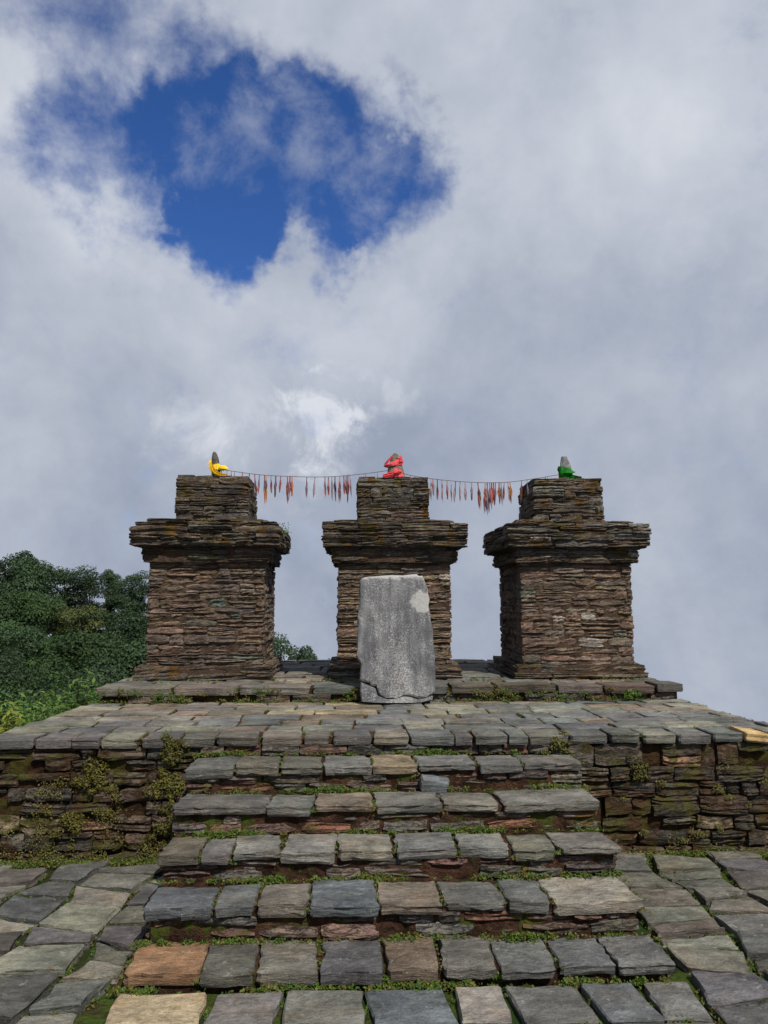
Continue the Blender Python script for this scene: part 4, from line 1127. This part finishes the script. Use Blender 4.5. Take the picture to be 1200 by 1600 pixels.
# (pixel column used only to lay the wood out from a sketch, distance, top height, kind)
NAMES = {'a': 'dark green', 'b': 'mid green', 'c': 'olive green'}
wood = []
def top_z(py, Y): return 1.7 - (py - 940) / 1200 * Y * 1.0
for (px, py, Y, k, wd, wh) in [
    # crest
    (-95, 880, 62, 'a', 1, 0), (-40, 872, 60, 'a', 1, 1), (5, 862, 62, 'a', 1, 0), (45, 858, 63, 'a', .9, 2), (78, 866, 60, 'a', 1, 1), (112, 880, 62, 'a', 1.05, 0), (150, 890, 61, 'a', 1, 1), (180, 888, 63, 'a', .95, 2), (215, 890, 61, 'a', 1, 0), (250, 905, 62, 'a', 1, 1), (290, 925, 62, 'a', 1, 0), (335, 945, 62, 'a', 1, 1), (380, 965, 62, 'a', 1, 0),
    (428, 984, 62, 'a', 1.0, 0), (478, 1002, 60, 'a', .75, 2), (452, 1024, 60, 'a', 1.1, 1), (515, 1014, 59, 'a', 1.1, 1),
    # second row
    (-70, 925, 53, 'b', 1, 0), (-15, 915, 52, 'a', 1, 0), (30, 905, 53, 'b', 1, 1), (70, 918, 52, 'b', .9, 0), (105, 930, 53, 'a', 1, 1), (145, 935, 52, 'c', 1, 1), (185, 945, 53, 'a', 1, 0), (225, 945, 53, 'a', 1, 1), (270, 965, 53, 'a', 1, 0), (320, 985, 53, 'b', 1, 0),
    # third row
    (-50, 970, 45, 'a', 1, 1), (5, 962, 45, 'b', 1, 0), (55, 965, 44, 'a', 1, 0), (100, 975, 45, 'b', 1, 1), (150, 975, 44, 'b', 1, 0), (195, 990, 45, 'a', 1, 1), (245, 1000, 45, 'a', 1, 0),
    # fourth row
    (-30, 1015, 38, 'b', 1, 1), (25, 1005, 38, 'a', 1, 0), (75, 1015, 37, 'b', 1, 0), (125, 1010, 38, 'a', 1, 1), (170, 1020, 37, 'a', 1, 0), (215, 1035, 38, 'b', 1, 1),
    # fifth row with the flat-topped olive tree
    (-10, 1050, 31, 'b', 1, 0), (65, 1040, 30, 'c', 1.15, 0), (120, 1062, 31, 'a', 1, 0), (165, 1060, 31, 'b', 1, 1), (30, 1075, 28, 'b', .9, 1), (105, 1085, 27, 'b', .9, 0), (-60, 1075, 28, 'a', 1, 1),
    (-150, 885, 61, 'a', 1, 0), (-205, 880, 62, 'b', 1, 0), (-260, 890, 60, 'a', 1, 1), (-125, 930, 53, 'a', 1, 1), (-185, 930, 52, 'b', 1, 1), (-245, 940, 53, 'a', 1, 0), (-110, 975, 45, 'b', 1, 0), (-175, 980, 44, 'a', 1, 1), (-240, 985, 45, 'b', 1, 1), (-95, 1020, 38, 'a', 1, 0), (-165, 1025, 37, 'b', 1, 0), (-120, 1065, 31, 'a', 1, 1)]:
    x = wx(px, Y); g = float(terrain(x, Y)); h = max(3.0, top_z(py, Y) - g)
    wood.append((px, py, Y, k, wd, wh, x, h))
WOOD_LABEL = {
    (45, 858): 'tallest narrow dark tree on the crest of the wooded hill',
    (428, 984): 'dark rounded tree showing just right of the left tower foot',
    (478, 1002): 'small dark tree alone in the gap between left and middle towers',
    (515, 1014): 'low dark tree close to the foot of the middle tower',
    (452, 1024): 'lowest dark tree in the gap right of the left tower',
    (65, 1040): 'flat topped olive tree with bare spreading limbs low on the hillside'}
ROWN = {62: 'crest', 63: 'crest', 60: 'crest', 61: 'crest', 59: 'crest', 53: 'upper slope', 52: 'upper slope', 45: 'middle slope', 44: 'middle slope', 38: 'lower slope', 37: 'lower slope', 31: 'foot', 30: 'foot', 28: 'foot', 27: 'foot'}
rowcount = {}
for w in sorted(wood, key=lambda q: q[0]):
    px, py, Y, k, wd, wh, x, h = w
    lab = WOOD_LABEL.get((px, py))
    rn = ROWN[Y]
    if not lab and px < -25:
        lab = 'broadleaf tree of the wooded hill beyond the left edge of the view'
    elif not lab and px > 225:
        lab = 'broadleaf tree of the wooded hill standing hidden behind the left tower'
    elif not lab:
        rowcount[rn] = rowcount.get(rn, 0) + 1
        ordn = ['leftmost', 'second from the left', 'third from the left', 'fourth from the left', 'fifth from the left', 'sixth from the left', 'seventh from the left', 'eighth from the left', 'ninth from the left'][rowcount[rn] - 1]
        lab = '%s broadleaf tree, %s along the %s of the wooded hill' % (NAMES[k], ordn, rn)
    plant_tree(x, Y, h, {'a': 'g', 'b': 'f'}.get(k, k) if Y < 40 else k, lab, wd, wh)

# near bushes below the left edge of the platform
def bush(x, y, z, w, h, n, mat, label, leaf=0.045, asp=0.35, stems=7):
    P, N, S = [], [], []
    root = empty('leafy_bush', (x, y, z)); tag(root, label, 'bush', 'bushes beside the platform')
    parts = []
    for s in range(stems):
        a = random.uniform(0, 6.28); q = random.uniform(.2, 1) * w; hh = h * random.uniform(.6, 1.0)
        e = Vector((math.cos(a) * q, math.sin(a) * q, hh))
        mid = Vector((e.x * .35, e.y * .35, hh * .6))
        parts.append(tube([(0, 0, -0.4), mid, e], [.022, .014, .005], 5))
        for _ in range(n // stems):
            t = random.random() ** .6
            p = mid.lerp(e, t) + Vector((random.gauss(0, .12), random.gauss(0, .12), random.gauss(0, .12)))
            P.append(p); N.append((random.gauss(0, .5), random.gauss(0, .5) - .3, 1)); S.append(leaf * random.uniform(.6, 1.3))
    obj('stem', mesh('stem', *merge(parts), 'bark', 60), root)
    obj('foliage', leaf_mesh('foliage', P, N, S, mat, asp), root)
bush(-4.25, 11.6, -1.9, 0.50, 2.45, 2600, 'bush', 'light green long leaved bush beside the left corner of the tier', 0.055, 0.28, 13)
bush(-4.95, 12.0, -2.0, 0.45, 2.2, 1700, 'bush', 'smaller light green bush between the tall bush and the yellowish one', 0.065, 0.28, 8)
bush(-5.25, 11.4, -1.8, 0.45, 1.95, 2400, 'bush_y', 'yellow green bush at the left edge beyond the platform', 0.045, 0.5, 10)
bush(-5.9, 12.0, -2.0, 0.5, 1.85, 2200, 'bush', 'low leafy green bush at the far left behind the platform edge', 0.06, 0.4, 9)

# sprig on the right end of the left tower's cap
P = [(random.gauss(0, .03), random.gauss(0, .03), abs(random.gauss(0, .045))) for _ in range(90)]
tag(obj('sprig', leaf_mesh('sprig', P, [(random.gauss(0, .6), -.6, .6) for _ in P], [0.013] * len(P), 'weed', .5), None, (TL + 0.775, 8.0, 2.40)), 'small green sprig growing from the right end of the left tower cap', 'plant')
P = [(random.gauss(0, .035), random.gauss(0, .02), abs(random.gauss(0, .02))) for _ in range(90)]
tag(obj('sprig', leaf_mesh('sprig', P, [(random.gauss(0, .6), -.6, .6) for _ in P], [0.011] * len(P), 'moss', .5), None, (TL - 0.02, 7.93, 2.51)), 'tiny yellow green sprig on top of the left tower cap', 'plant')

# ground cover
tag(obj('weeds', leaf_mesh('weeds', weedP, weedN, weedS, 'weed', 0.7)), 'bright green weeds in the joints of steps and paving', 'weeds', kind='stuff')
tag(obj('moss', leaf_mesh('moss', mossP, mossN, mossS, 'moss', 0.75)), 'yellow green moss on walls, joints and step edges', 'moss', kind='stuff')
bv, bf = [], []
for (px_, py_, pz_), (dx_, dy_, dz_, ln) in zip(bladeP, bladeL):
    k = len(bv); w = ln * 0.09
    bv += [(px_ - dy_ * w * 2, py_ + dx_ * w * 2, pz_), (px_ + dy_ * w * 2, py_ - dx_ * w * 2, pz_), (px_ + dx_ * ln * 0.5, py_ + dy_ * ln * 0.5, pz_ + dz_ * ln * 0.8), (px_ + dx_ * ln * 1.2, py_ + dy_ * ln * 1.2, pz_ + dz_ * ln)]
    bf += [(k, k + 1, k + 2), (k + 1, k + 3, k + 2)]
tag(obj('grass', mesh('grass', bv, bf, 'weed')), 'fine green grass blades between the step and paving stones', 'grass', kind='stuff')
